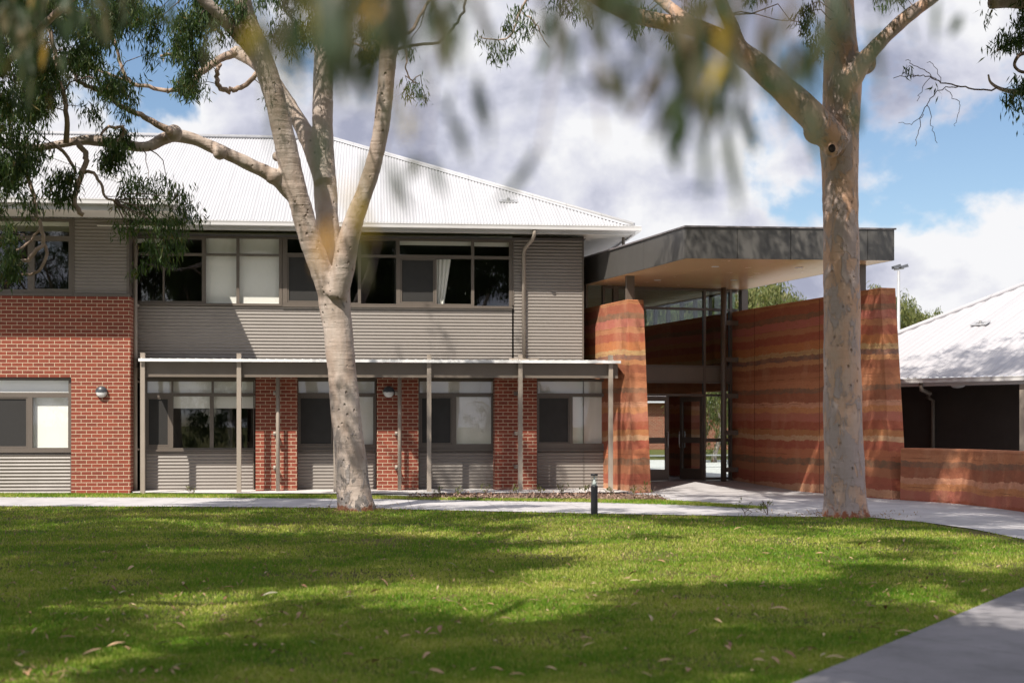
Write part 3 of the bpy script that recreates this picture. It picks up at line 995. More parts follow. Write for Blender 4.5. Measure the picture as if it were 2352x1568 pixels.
for u in (328, 549, 771, 985.5, 1195, 1402.5):
    s_ = fs(u, W_POST)
    po = MB(V0)
    po.box(s_ - .05, s_ + .05, W_POST - .05, W_POST + .05, 0.0, fz(813, W_POST))
    po.box(s_ - .053, s_ + .053, W_POST - .053, W_POST + .053, fz(813, W_POST) + .001, fz(813, W_POST) + .012)
    po.box(s_ - .09, s_ + .09, W_POST - .09, W_POST + .09, 0.02, 0.035)
    po.build("post", M['frame_pale'], ver)
for u in (638, 918):
    s_ = fs(u, W_PIER - .3)
    d_ = MB(V0)
    d_.tube([(s_, W_PIER - .25, zr - .1), (s_, W_PIER - .25, 0.02)], .045, 10)
    for zz in (.55, 1.35, 2.3):
        d_.box(s_ - .11, s_ - .03, W_PIER - .25, W_PIER - .002, zz, zz + .09)
    d_.build("downpipe", M['frame_pale'], ver, True)
s_ = fs(1187, W_PIER - .1)
for zz in (.55, 1.35, 2.3):
    MB(V0).box(s_ - .06, s_ + .06, W_PIER - .12, W_PIER - .002, zz, zz + .09).build("bracket", M['frame'], ver)
ap = MB()
q = [FA.world(fs(300, W_WALL), W_WALL), FA.world(fs(1425, W_WALL), W_WALL), FA.world(fs(1425, W_POST - .7) + .3, W_POST - .75), FA.world(fs(930, W_POST), W_POST - .75), FA.world(fs(560, W_POST), W_POST - .25), FA.world(fs(303, W_POST), W_POST + .2)]
ap.poly([(x, y, 0.045) for x, y, _ in q][::-1])
tag(ap.build("apron_paving", M['apron']), kind='structure')


# ------------------------------------------------------------------ wall lights
def wall_light(u, v, wpl, label, r_=.135):
    s_, z_ = FA.at(u, v, wpl - .08)
    root = empty("wall_light", FA.world(s_, wpl, z_), TH, label, "wall light", "round bulkhead lights on the brickwork")
    ba = MB()
    ba.lathe((0, 0, 0), [(r_ * .98, 0.002), (r_ * 1.0, .02), (r_ * .95, .045), (r_ * .5, .05)], 28, 'y')
    ba.build("base", M['hood'], root, False)
    hood, dif = MB(), MB()
    ns, nr = 40, 10
    for i in range(nr):
        for k in range(ns):
            def pt(ii, kk, g):
                th = (ii / nr) * math.pi / 2
                a = 2 * math.pi * kk / ns
                return (g * r_ * .97 * math.cos(th) * math.cos(a), -.046 - g * .085 * math.sin(th), g * r_ * .97 * math.cos(th) * math.sin(a))
            zc = pt(i + .5, k + .5, 1)[2]
            tgt = hood if zc > -.005 else dif
            g = 1.06 if tgt is hood else 0.98
            tgt.quad(pt(i, k, g), pt(i, k + 1, g), pt(i + 1, k + 1, g), pt(i + 1, k, g))
    hood.box(-r_ * 1.02, r_ * 1.02, -.052, -.046, -.012, .006)
    hood.build("hood", M['hood'], root, True)
    dif.build("diffuser", M['white'], root, True)
    return root


wall_light(232.5, 900, W_BRICK, "round wall light with dark hood on the plain brick wall left of the verandah")
wall_light(893, 900, W_PIER, "round wall light with dark hood on a brick pier under the verandah")

# ================================================================== ENTRANCE (frame turned by 18 degrees)
PH = R(18.0)
EN = Frame(PH)
PL0, PL1, PR0, PR1 = 12.93, 13.36, 17.0, 17.38
Q_GL = 33.7
WALL_TOP = 4.55


def earth_wall(p0, p1, q0, q1, top, batter, label, qb=None):
    root = empty("rammed_earth_wall", EN.world((p0 + p1) / 2, q0 - batter / 2), PH, label, "wall")
    o = ((p0 + p1) / 2, q0 - batter / 2, 0)
    bm = bmesh.new()
    nz, nq = 14, max(4, int((q1 - q0) / .6))
    def ring(z):
        f_ = 1 - z / top
        qf = q0 - batter * f_
        out = [(p0, qf), (p1, qf)]
        out += [(p1, qf + (q1 - qf) * i / nq) for i in range(1, nq + 1)]
        out += [(p0, q1 + (qf - q1) * i / nq) for i in range(0, nq)]
        return out
    rows = []
    for j in range(nz + 1):
        z = -.05 + (top + .05) * j / nz
        rows.append([bm.verts.new((x - o[0], y - o[1], z)) for x, y in ring(max(z, 0))])
    m_ = len(rows[0])
    for j in range(nz):
        for k in range(m_):
            bm.faces.new((rows[j][k], rows[j][(k + 1) % m_], rows[j + 1][(k + 1) % m_], rows[j + 1][k]))
    bm.faces.new(rows[-1])
    me = bpy.data.meshes.new("wall_body")
    bm.normal_update()
    es = [e for e in bm.edges if len(e.link_faces) == 2 and e.calc_face_angle(0) > R(50)]
    bmesh.ops.bevel(bm, geom=es, offset=.015, segments=2, affect='EDGES', profile=.6)
    bm.to_mesh(me)
    bm.free()
    link_mesh("wall_body", me, M['earth'], root)
    return root, o


rwl, o1 = earth_wall(PL0, PL1, 31.04, 46.5, WALL_TOP, .45, "tall sunlit rammed earth wall with banded orange strata beside the verandah end")
rwr, o2 = earth_wall(PR0, PR1, 26.67, 33.72, WALL_TOP, .45, "long tall rammed earth wall with banded orange strata on the right of the entrance doors")
js = MB(o2)
for qv in (29.2, 32.4):
    js.box(PR0 - .004, PR0 + .01, qv, qv + .012, 0.03, WALL_TOP - .01)
js.build("control_joint", M['scar'], rwr)

iw_ = MB(o2)
for (qa, qb_, za_, zb_) in ((36.15, 37.85, .02, 2.5), (40.1, 46.5, .02, 2.5), (33.73, 46.5, 2.501, WALL_TOP)):
    iw_.box(PR0, PR1, qa, qb_, za_, zb_)
iw_.build("inner_wall", M['earth'], rwr)
# canopy
CP0, CP1, CZ0, CZ1 = 12.87, 17.33, 5.14, 5.80
QF0, QF1, QBK = 27.65, 26.63, 47.0
C0 = (14.4, 28.0, 0.0)
can = empty("entrance_canopy", EN.world(C0[0], C0[1], 0), PH, "large flat charcoal entrance canopy with warm timber soffit, above the doors", "canopy")
fa = MB(C0)
# front fascia panels with open joints, then the left side
npan = 5
jn = [0.0, .245, .49, .735, .93, 1.0]
cuts = [CP0 + (CP1 - CP0) * t_ for t_ in (0, .245, .5, .75, .87, 1.0)]
def qf(p):
    return QF0 + (QF1 - QF0) * (p - CP0) / (CP1 - CP0)
for i in range(len(cuts) - 1):
    a, b = cuts[i] + .006, cuts[i + 1] - .006
    fa.hexa([(a, qf(a), CZ0), (b, qf(b), CZ0), (b, qf(b) + .03, CZ0), (a, qf(a) + .03, CZ0)], [(a, qf(a), CZ1), (b, qf(b), CZ1), (b, qf(b) + .03, CZ1), (a, qf(a) + .03, CZ1)])
ql = [QF0 + .04, 29.9, 32.1, 34.3, 36.2]
for i in range(len(ql) - 1):
    fa.box(CP0, CP0 + .03, ql[i] + .006, ql[i + 1] - .006, CZ0, CZ1)
qr = [QF1 + .04, 29.0, 31.4, 33.0, Q_GL]
for i in range(len(qr) - 1):
    fa.box(CP1 - .03, CP1, qr[i] + .006, qr[i + 1] - .006, CZ0, CZ1)
fa.build("fascia_panel", M['fascia'], can)
bk = MB(C0)
bk.hexa([(CP0 + .031, QF0 + .035, CZ0 + .02), (CP1 - .031, QF1 + .035, CZ0 + .02), (CP1 - .031, QBK, CZ0 + .02), (CP0 + .031, QBK, CZ0 + .02)],
        [(CP0 + .031, QF0 + .035, CZ1 - .03), (CP1 - .031, QF1 + .035, CZ1 - .03), (CP1 - .031, QBK, CZ1 - .03), (CP0 + .031, QBK, CZ1 - .03)])
bk.build("roof_deck", M['fascia'], can)
fl = MB(C0)
def strip3(a0, a1, q00, q01, q10, q11):
    fl.hexa([(a0, q00, CZ1 + .001), (a1, q01, CZ1 + .001), (a1, q11, CZ1 + .001), (a0, q10, CZ1 + .001)], [(a0, q00, CZ1 + .035), (a1, q01, CZ1 + .035), (a1, q11, CZ1 + .035), (a0, q10, CZ1 + .035)])
strip3(CP0 - .03, CP1 + .03, QF0 - .03, QF1 - .03, QF0 + .12, QF1 + .12)
strip3(CP0 - .03, CP0 + .12, QF0 + .121, QF0 + .10, QBK, QBK)
strip3(CP1 - .12, CP1 + .03, QF1 + .14, QF1 + .121, QBK, QBK)
fl.build("flashing", M['flash'], can)
rt = MB(C0)
rt.hexa([(CP0 + .13, QF0 + .14, CZ1 - .029), (CP1 - .13, QF1 + .16, CZ1 - .029), (CP1 - .13, QBK, CZ1 - .029), (CP0 + .13, QBK, CZ1 - .029)],
        [(CP0 + .13, QF0 + .14, CZ1 + .01), (CP1 - .13, QF1 + .16, CZ1 + .01), (CP1 - .13, QBK, CZ1 + .01), (CP0 + .13, QBK, CZ1 + .01)])
rt.build("roof_sheet", M['white'], can)  # unseen white top, added to bounce light up to the eave soffit
sf = MB(C0)
pcs = [CP0 + .031, CP0 + 1.2, CP0 + 2.4, CP0 + 3.6, CP1 - .031]
qcs = [0.04, 2.6, 5.2, None]
for i in range(4):
    a, b = pcs[i] + .003, pcs[i + 1] - .003
    sf.hexa([(a, qf(a) + .035, CZ0), (b, qf(b) + .035, CZ0), (b, Q_GL, CZ0), (a, Q_GL, CZ0)], [(a, qf(a) + .035, CZ0 + .018), (b, qf(b) + .035, CZ0 + .018), (b, Q_GL, CZ0 + .018), (a, Q_GL, CZ0 + .018)])
soff = sf.build("soffit", M['timber'], can)
for (u, v) in ((1643, 612), (1510, 643), (1835, 614), (1686, 643)):
    dx, dz = (u - U0) / F, (HOR - v) / F
    D = (CZ0 - EYE) / dz
    p, q_ = EN.local(dx * D, D)
    dl = MB(C0)
    dl.lathe((p, q_, CZ0 - .008), [(.09, 0), (.09, .007)], 20)
    dl.build("downlight", M['white'], can)
# steel posts standing on the two walls
for (p, q_) in ((13.14, 31.35), (17.13, 27.6)):
    cpost = MB(C0)
    pp = min(p, 17.1)
    cpost.box(pp - .10, pp + .10, q_ - .05, q_ + .05, WALL_TOP - .02, CZ0 + .01)
    cpost.build("post", M['frame'], can)
ce = MB(C0)
nb = 16
for i in range(nb):
    a = 12.92 + (17.28 - 12.92) * i / nb
    ce.box(a + .01, a + 4.36 / nb - .01, Q_GL + .05, 46.8, CZ0 - .02, CZ0 + .005)
ce.build("ceiling", M['ceil'], can)
for (p, q_) in ((15.0, 36.0), (13.6, 37.5), (13.2, 35.6), (15.5, 40.0)):
    dl = MB(C0)
    dl.lathe((p, q_, CZ0 - .03), [(.07, 0), (.07, .008)], 16)
    dl.build("downlight", M['white'], can)

# glazed entrance
E0 = (15.2, Q_GL, 0.0)
ent = empty("glazed_entrance", EN.world(E0[0], E0[1], 0), PH, "full height glazed entrance screen with double doors between two rammed earth walls", "entrance")
FL = 0.15


def ep(u, q_=Q_GL):
    return EN.at(u, 900, q_)[0]


def ez(u, v, q_=Q_GL):
    return EN.at(u, v, q_)[1]


fr_ = MB(E0)
zt, zd, zp0, zp1 = ez(1600, 710), ez(1580, 907), ez(1580, 875), ez(1580, 843)
p_l, p_r = PL1 + .0, PR0
pm1, pm2, pm3 = ep(1617), ep(1690), ep(1706)
def vbar(p, z0, z1, wd=.06, dp_=.11):
    fr_.box(p - wd / 2, p + wd / 2, Q_GL - dp_ / 2, Q_GL + dp_ / 2, z0, z1)
vbar(p_l + .03, FL, CZ0 - .001)
for p in (pm1,):
    vbar(p, FL, CZ0 - .001)
vbar(p_r - .035, FL, CZ0 - .001, .07)
vbar(pm2, FL, zt)
fr_.box(ep(1700), ep(1714), Q_GL - .1, Q_GL + .1, WALL_TOP + .001, CZ0 - .001)
def hbar(p0, p1, z, h=.06, dp_=.10):
    fr_.box(p0, p1, Q_GL - dp_ / 2, Q_GL + dp_ / 2, z - h / 2, z + h / 2)
xs_ = [p_l + .061, pm1 - .031]
xs2 = [pm1 + .031, pm2 - .031]
for (a, b) in (xs_, xs2, [pm2 + .031, p_r - .071]):
    hbar(a, b, zt)
    hbar(a, b, zp1 + .02)
    hbar(a, b, zp0 - .02)
    hbar(a, b, CZ0 - .04)
hbar(xs_[0], xs_[1], zd)
hbar(xs2[0], xs2[1], zd)
hbar(xs2[0], xs2[1], 1.2, .09)
hbar(xs2[0], xs2[1], FL + .05)
# clerestory above the left wall
fr_.box(12.9, 12.96, Q_GL - .05, Q_GL + .05, WALL_TOP, CZ0 - .001)
fr_.box(ep(1413) - .07, ep(1413) + .07, Q_GL - .06, Q_GL + .06, WALL_TOP, CZ0 - .001)
fr_.box(ep(1443) - .03, ep(1443) + .03, Q_GL - .05, Q_GL + .05, WALL_TOP, CZ0 - .001)
fr_.build("frame", M['frame'], ent)
pn = MB(E0)
pn.box(xs_[0], xs_[1], Q_GL - .035, Q_GL + .035, zp0 + .012, zp1 - .012)
pn.box(xs2[0], xs2[1], Q_GL - .035, Q_GL + .035, zp0 + .012, zp1 - .012)
pn.build("spandrel_panel", M['beam'], ent)
glz = MB(E0)
for (a, b) in (xs_, xs2):
    for (z0, z1) in ((zt + .03, CZ0 - .07), (zp1 + .05, zt - .03), (zd + .03, zp0 - .05)):
        glz.box(a, b, Q_GL - .004, Q_GL + .004, z0, z1)
glz.box(xs2[0], xs2[1], Q_GL - .004, Q_GL + .004, FL + .08, 1.155)
glz.box(xs2[0], xs2[1], Q_GL - .004, Q_GL + .004, 1.245, zd - .03)
glz.box(12.96, PL1 + .05, Q_GL - .004, Q_GL + .004, WALL_TOP, CZ0 - .01)
glz.build("glazing", M['glass_clear'], ent)
# round column with brackets tying it to the wall
co = MB(E0)
pc_, qc_ = ep(1662, Q_GL - .35), Q_GL - .35
co.tube([(pc_, qc_, FL - .02), (pc_, qc_, CZ0 + .01)], .075, 14)
col_o = co.build("column", M['frame'], ent, True)
for v in (742, 826, 909, 993, 1078):
    z = ez(1685, v, Q_GL - .3)
    b_ = MB(E0)
    b_.box(pc_ + .06, PR0 + .01, qc_ - .05, qc_ + .05, z - .06, z + .06)
    b_.build("bracket", M['frame'], ent)


def door(p0, p1, hinge, ang, handle_p):
    """a glazed leaf p0..p1 built in place, then swung about its hinge"""
    o = (hinge, Q_GL, 0)
    d = MB(o)
    e = .10
    holes = [(p0 + e, p1 - e, 1.27, zd - .16), (p0 + e, p1 - e, FL + .30, 1.12)]
    d.wall_holes(p0, p1, FL + .012, zd - .035, Q_GL - .025, holes, .05)
    d.wall_holes(p0, p1, FL + .012, zd - .035, Q_GL + .025, holes, -.001)
    d.box(p0 - .002, p0, Q_GL - .025, Q_GL + .025, FL + .012, zd - .035)
    d.box(p1, p1 + .002, Q_GL - .025, Q_GL + .025, FL + .012, zd - .035)
    ob = d.build("door", M['frame'], ent)
    ob.location = (hinge - E0[0], 0, 0)
    ob.rotation_euler = (0, 0, ang)
    g = MB(o)
    for h in holes:
        g.box(h[0], h[1], Q_GL - .004, Q_GL + .004, h[2], h[3])
    g.build("pane", M['glass_clear'], ob)
    h = MB(o)
    for sgn in (-1, 1):
        y0 = Q_GL + sgn * .03
        y1 = Q_GL + sgn * .09
        h.tube([(handle_p, y0, 1.0), (handle_p, y1, 1.0), (handle_p, y1, 1.42), (handle_p, y0, 1.42)], .013, 8)
    h.build("handle", M['chrome'], ob, True)


p_mid = ep(1536)
p_lf = ep(1455)
jm = MB(E0)
jm.box(p_lf - .06, p_lf - .002, Q_GL - .05, Q_GL + .05, FL, zd - .031)
jm.build("door_jamb", M['frame'], ent)
door(p_lf + .005, p_mid - .005, p_lf, 0.0, p_mid - .06)
door(p_mid + .005, xs_[1] - .005, xs_[1], R(-78), p_mid + .07)
# lobby: floor, back screen
lf = MB(E0)
lf.quad((PL1, Q_GL - .1, FL), (PR0, Q_GL - .1, FL), (PR0, 46, FL), (PL1, 46, FL))
lf.quad((PR0, Q_GL, FL), (PR1 + 1.5, Q_GL, .03), (PR1 + 1.5, 46, .03), (PR0, 46, FL))
tag(lf.build("lobby_floor", M['floor'], None), kind='structure').location = Vector(EN.world(E0[0], E0[1]))
bpy.data.objects["lobby_floor"].rotation_euler = (0, 0, PH)
fc = MB()
a, b, c, d = EN.world(PL1, 30.3), EN.world(PR0, 30.3), EN.world(PR0, Q_GL - .1), EN.world(PL1, Q_GL - .1)
fc.quad((a[0], a[1], .018), (b[0], b[1], .018), (c[0], c[1], FL), (d[0], d[1], FL))
tag(fc.build("forecourt", M['path']), kind='structure')

QB = 45.8
bs_ = MB(E0)
bp = [PL1, 13.75, 14.75, 15.75, 16.2, PR0]
for p in bp[1:-1]:
    bs_.box(p - .035, p + .035, QB - .05, QB + .05, FL, 2.5)
bs_.box(PL1, PR0, QB - .05, QB + .05, 2.501, CZ0 - .03)
bs_.box(PL1, PR0, QB - .051, QB + .051, 1.1, 1.19)
bs_.build("rear_screen", M['beam'], ent)
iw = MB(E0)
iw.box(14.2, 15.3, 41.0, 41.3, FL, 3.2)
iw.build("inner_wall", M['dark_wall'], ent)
# right-hand clerestory frame on the long wall
cs = MB(E0)
for q_ in np.arange(34.4, 46, .92):
    cs.box(PR0 + .12, PR0 + .22, q_ - .04, q_ + .04, WALL_TOP, CZ0 - .02)
cs.box(PR0 + .121, PR0 + .219, Q_GL + .1, 46, CZ0 - .08, CZ0 - .021)
cs.build("clerestory_frame", M['frame'], ent)
cg = MB(E0)
cg.box(PR0 + .165, PR0 + .173, Q_GL + .1, 46, WALL_TOP, CZ0 - .081)
cg.build("clerestory_glass", M['glass_clear'], ent)

# ------------------------------------------------------------------ low curved wall
lw_pts = [(8.20, 30.05), (8.60, 29.3), (8.97, 28.4), (9.18, 27.2), (9.30, 25.8), (9.33, 24.2), (9.25, 22.4)]


def spline(pts, n):
    pts = [Vector(p) for p in pts]
    ext = [pts[0] * 2 - pts[1]] + pts + [pts[-1] * 2 - pts[-2]]
    out = []
    for i in range(len(pts) - 1):
        a, b, c, d = ext[i:i + 4]
        for k in range(n):
            t_ = k / n
            out.append(0.5 * ((2 * b) + (c - a) * t_ + (2 * a - 5 * b + 4 * c - d) * t_ ** 2 + (3 * b - a - 3 * c + d) * t_ ** 3))
    out.append(pts[-1])
    return out


cur = spline([(x, y, 0) for x, y in lw_pts], 6)
lw = bmesh.new()
rows = []
for i, p in enumerate(cur):
    d = (cur[min(i + 1, len(cur) - 1)] - cur[max(0, i - 1)]).normalized()
    nrm = Vector((-d.y, d.x, 0))
    if nrm.x < 0:
        nrm = -nrm
    prof = [(0, -.05), (.012, .5), (.02, 1.075), (.045, 1.11), (.34, 1.11), (.365, 1.075), (.37, -.05)]
    rows.append([lw.verts.new(p + nrm * a + Vector((0, 0, b))) for a, b in prof])
for i in range(len(rows) - 1):
    for k in range(6):
        lw.faces.new((rows[i][k], rows[i + 1][k], rows[i + 1][k + 1], rows[i][k + 1]))
lw.faces.new(rows[0])
lw.faces.new(rows[-1][::-1])
bmesh.ops.recalc_face_normals(lw, faces=lw.faces)
me = bpy.data.meshes.new("garden_wall")
lw.to_mesh(me)
lw.free()
tag(link_mesh("garden_wall", me, M['earth_low']), "low curved rammed earth garden wall running along the paving at the right", "wall")

# ================================================================== LOW BUILDING ON THE RIGHT
LO = Frame(R(-47.0))
WE3, ZE3, PT3 = 29.75, 2.70, 0.40
L0 = (-16.5, WE3 + 2, 0)
lob = empty("low_building", LO.world(L0[0], L0[1]), R(-47), "low building with pale grey ribbed hip roof and dark shaded wall behind the garden wall", "building")
r3 = MB(L0)
roof_sheet(r3, -22.0, -9.0, WE3, ZE3, PT3, lambda s_: min(10.3, (s_ + 22.0) * 2.06), 0.19, 0.012, 6)
roof3 = r3.build("roof", M['roof_grey'], lob, True)
c3 = MB(L0)
c3.tube([(-22 + t_ * .4854, WE3 + t_, ZE3 + PT3 * t_ + .02) for t_ in (0.1, 5, 10.3)], .07, 8)
c3.tube([(-17, WE3 + 10.3, ZE3 + PT3 * 10.3 + .02), (-9, WE3 + 10.3, ZE3 + PT3 * 10.3 + .02)], .07, 8)
c3.build("ridge_capping", M['roof_grey'], roof3, True)
an = MB(L0)
dx, dz = (2252 - U0) / F, (HOR - 746) / F
D = (ZE3 - EYE - PT3 * WE3) / (dz - PT3 * (-LO.s * dx + LO.c))
sa, wa = LO.local(dx * D, D)
za = ZE3 + PT3 * (wa - WE3) + .03
for (x0, x1, y0, y1) in ((-.22, .22, -.12, -.05), (-.22, .22, .05, .12), (-.22, -.12, -.05, .05), (.12, .22, -.05, .05)):
    an.hexa([(sa + x0, wa + y0, za + y0 * PT3), (sa + x1, wa + y0, za + y0 * PT3), (sa + x1, wa + y1, za + y1 * PT3), (sa + x0, wa + y1, za + y1 * PT3)],
            [(sa + x0, wa + y0, za + y0 * PT3 + .02), (sa + x1, wa + y0, za + y0 * PT3 + .02), (sa + x1, wa + y1, za + y1 * PT3 + .02), (sa + x0, wa + y1, za + y1 * PT3 + .02)])
an.tube([(sa, wa, za), (sa, wa, za + .08)], .04, 8)
an.build("roof_anchor", M['steel'], roof3)
g3 = gutter_run(-22, -9, WE3 + .03, ZE3 - .01, L0)
g3.build("gutter", M['gutter'], lob)
f3 = MB(L0)
f3.box(-22, -9, WE3 + .032, WE3 + .06, ZE3 - .2, ZE3 - .02)
f3.build("fascia", M['gutter'], lob)
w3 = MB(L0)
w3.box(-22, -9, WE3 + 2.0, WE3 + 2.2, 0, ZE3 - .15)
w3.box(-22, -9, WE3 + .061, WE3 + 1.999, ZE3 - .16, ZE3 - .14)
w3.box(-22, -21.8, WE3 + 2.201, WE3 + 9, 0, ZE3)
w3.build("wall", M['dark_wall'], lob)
s_post = LO.at(2345, 900, WE3 + .1)[0]
p3 = MB(L0)
p3.box(s_post - .02, s_post + .14, WE3 + .07, WE3 + .2, 0, ZE3 - .2)
p3.build("post", M['frame_pale'], lob)
s_d = LO.at(2143, 900, WE3 + 1.9)[0]
d3 = MB(L0)
s_g = LO.at(2118, 880, WE3 + .05)[0]
d3.tube([(s_g, WE3, ZE3 - .12), (s_g, WE3 + .02, ZE3 - .28), (s_g + .05, WE3 + .3, ZE3 - .36), (s_d - .1, WE3 + 1.8, ZE3 - .42), (s_d, WE3 + 1.9, ZE3 - .5), (s_d, WE3 + 1.9, 0.02)], .05, 10)
d3.build("downpipe", M['beam'], lob, True)
s_l, w_l = LO.at(2200, 890, WE3 + .9)[0], WE3 + .9
l3 = MB(L0)
l3.lathe((s_l, w_l, ZE3 - .162), [(.17, 0), (.16, -.03), (.11, -.06), (.03, -.075)], 20)
l3.build("ceiling_light", M['white'], lob, True)
# ================================================================== SMALL FURNITURE
bx, by = G(1365, 1181)
bol = empty("bollard_light", (bx, by, 0), 0, "black bollard light with clear lens at the lawn edge beside the path", "bollard light")
b_ = MB(); b_.lathe((0, 0, 0), [(.085, 0), (.085, .01), (.062, .012), (.062, .50), (.055, .515)], 24); b_.build("body", M['black'], bol, False)
b_ = MB(); b_.lathe((0, 0, 0), [(.056, .516), (.056, .69)], 24); b_.build("lens", M['glass_clear'], bol, True)
b_ = MB(); b_.lathe((0, 0, 0), [(.048, .517), (.030, .57), (.014, .62), (.008, .685)], 20); b_.build("reflector", M['white'], bol, True)
b_ = MB(); b_.lathe((0, 0, 0), [(.064, .691), (.064, .72), (.058, .728)], 24); b_.build("cap", M['black'], bol, False)

fp = P(2064, 745, 62)
fpx, fpy = fp.x, fp.y
flp = empty("floodlight_pole", (fpx, fpy, 0), 0, "tall thin grey pole with floodlights above the low building", "light pole")
ftop = P(2064, 622, 62).z
b_ = MB(); b_.tube([(0, 0, 0), (0, 0, ftop)], [.10, .06], 10); b_.build("pole", M['steel'], flp, True)
b_ = MB(); b_.tube([(-.2, 0, ftop + .05), (.22, 0, ftop + .12)], .04, 6); b_.build("cross_arm", M['steel'], flp)
for sx in (-.05, .26):
    b_ = MB()
    b_.hexa([(sx - .16, -.1, ftop + .08), (sx + .16, -.1, ftop + .17), (sx + .12, .16, ftop + .17), (sx - .2, .16, ftop + .08)],
            [(sx - .2, -.06, ftop + .2), (sx + .12, -.06, ftop + .3), (sx + .1, .18, ftop + .3), (sx - .22, .18, ftop + .2)])
    b_.build("floodlight", M['hood'], flp)


# ================================================================== TREES
def leaf_mesh(name, centers, sizes, counts, L=0.13, Wd=0.020, rng=RNG, hang=0.8, segs=1):
    """drooping lance leaves; every leaf is its own island"""
    cs_, rs_ = [], []
    for c, s_, n_ in zip(centers, sizes, counts):
        n_ = int(n_)
        nb_ = max(2, n_ // 9)
        bun = rng.normal(0, 1, (nb_, 3)) * np.array([.50, .50, .42]) * s_ + np.array(c)
        idx = rng.integers(0, nb_, n_)
        jit = rng.normal(0, 1, (n_, 3)) * np.array([.045, .045, .06]) * (L / .13)
        cs_.append(bun[idx] + jit)
    base = np.concatenate(cs_)
    n = len(base)
    az = rng.uniform(0, 2 * np.pi, n)
    sp_a = np.abs(rng.normal(0, .45, n)) + .05
    d = np.stack([np.cos(az) * np.sin(sp_a), np.sin(az) * np.sin(sp_a), -np.cos(sp_a) * hang], 1)
    d /= np.linalg.norm(d, axis=1, keepdims=True)
    wv = np.cross(d, rng.normal(0, 1, (n, 3)))
    wv /= np.linalg.norm(wv, axis=1, keepdims=True) + 1e-9
    nv = np.cross(d, wv)
    ln = L * rng.uniform(.6, 1.25, n)[:, None]
    wd = Wd * rng.uniform(.7, 1.2, n)[:, None] * .5
    cv = rng.uniform(-.12, .12, n)[:, None] * ln
    if segs == 1:
        pts = np.stack([base, base + d * ln * .42 + wv * wd + nv * cv, base + d * ln, base + d * ln * .42 - wv * wd + nv * cv], 1)
        nvt, faces = 4, [(0, 1, 2, 3)]
    else:
        st = [(.12, .55), (.38, 1.0), (.68, .72)]
        arr = [base]
        for t_, k in st:
            c_ = base + d * ln * t_ + nv * cv * math.sin(math.pi * t_)
            arr += [c_ + wv * wd * k, c_ - wv * wd * k]
        arr.append(base + d * ln)
        pts = np.stack(arr, 1)
        nvt, faces = 8, [(0, 1, 2), (1, 3, 4, 2), (3, 5, 6, 4), (5, 7, 6)]
    verts = pts.reshape(-1, 3)
    me = bpy.data.meshes.new(name)
    me.vertices.add(len(verts))
    me.vertices.foreach_set('co', verts.astype(np.float32).ravel())
    fa_ = []
    tot_, st_ = [], []
    per = [len(f) for f in faces]
    flat = np.concatenate([np.array(f) for f in faces])
    loops = (np.arange(n)[:, None] * nvt + flat[None, :]).ravel()
    tot_ = np.tile(np.array(per), n)
    me.loops.add(len(loops))
    me.loops.foreach_set('vertex_index', loops.astype(np.int32))
    me.polygons.add(len(tot_))
    me.polygons.foreach_set('loop_start', np.concatenate([[0], np.cumsum(tot_)[:-1]]).astype(np.int32))
    me.update(calc_edges=True)
    me.validate()
    return me


def pix_path(pts, n=5):
    """(u, v, r_px, D) list -> smooth world path and radii"""
    pw = [P(u, v, D) for u, v, r_, D in pts]
    rw = [r_ / F * D for u, v, r_, D in pts]
    v4 = [(p.x, p.y, p.z, r_) for p, r_ in zip(pw, rw)]
    pts4 = [Vector(q) for q in v4]
    ext = [pts4[0] * 2 - pts4[1]] + pts4 + [pts4[-1] * 2 - pts4[-2]]
    out = []
    for i in range(len(pts4) - 1):
        a, b, c, d = ext[i:i + 4]
        for k in range(n):
            t_ = k / n
            out.append(0.5 * ((2 * b) + (c - a) * t_ + (2 * a - 5 * b + 4 * c - d) * t_ ** 2 + (3 * b - a - 3 * c + d) * t_ ** 3))
    out.append(pts4[-1])
    return [Vector(q[:3]) for q in out], [max(.003, q[3]) for q in out]


def fused(name, tubes, origin, mat, parent, voxel=0.03, bumps=0.022, spots=()):
    """tubes grown together by a voxel remesh, then roughened with noise"""
    mb = MB(origin)
    for pts_, rad_ in tubes:
        mb.tube(pts_, rad_, 18)
    for (c, r_) in spots:
        bm = bmesh.new()
        bmesh.ops.create_icosphere(bm, subdivisions=3, radius=r_)
        mb.add([(v.co + Vector(c)) for v in bm.verts], [tuple(v.index for v in f.verts) for f in bm.faces])
        bm.free()
    o = mb.build(name, None, None)
    md = o.modifiers.new("grow", 'REMESH')
    md.mode = 'VOXEL'
    md.voxel_size = voxel
    sm = o.modifiers.new("soft", 'SMOOTH')
    sm.iterations = 6
    sm.factor = 0.5
    dg = bpy.context.evaluated_depsgraph_get()
    dg.update()
    me = bpy.data.meshes.new_from_object(o.evaluated_get(dg))
    old = o.data
    bpy.data.objects.remove(o)
    bpy.data.meshes.remove(old)
    me.name = name
    nvv = len(me.vertices)
    co = np.empty(nvv * 3, np.float32)
    no = np.empty(nvv * 3, np.float32)
    me.vertices.foreach_get('co', co)
    me.vertices.foreach_get('normal', no)
    co = co.reshape(-1, 3)
    no = no.reshape(-1, 3)
    dsp = np.empty(nvv, np.float32)
    for i in range(nvv):
        x, y, z = co[i]
        dsp[i] = mnoise.noise((x * 2.2, y * 2.2, z * 1.3)) * 1.0 + mnoise.noise((x * 6 + 5, y * 6, z * 4)) * .45 + mnoise.noise((x * 2, y * 2 + 9, z * 9)) * .3
    co += no * dsp[:, None] * bumps
    me.vertices.foreach_set('co', co.ravel())
    me.polygons.foreach_set('use_smooth', [True] * len(me.polygons))
    me.update()
    return link_mesh(name, me, mat, parent)


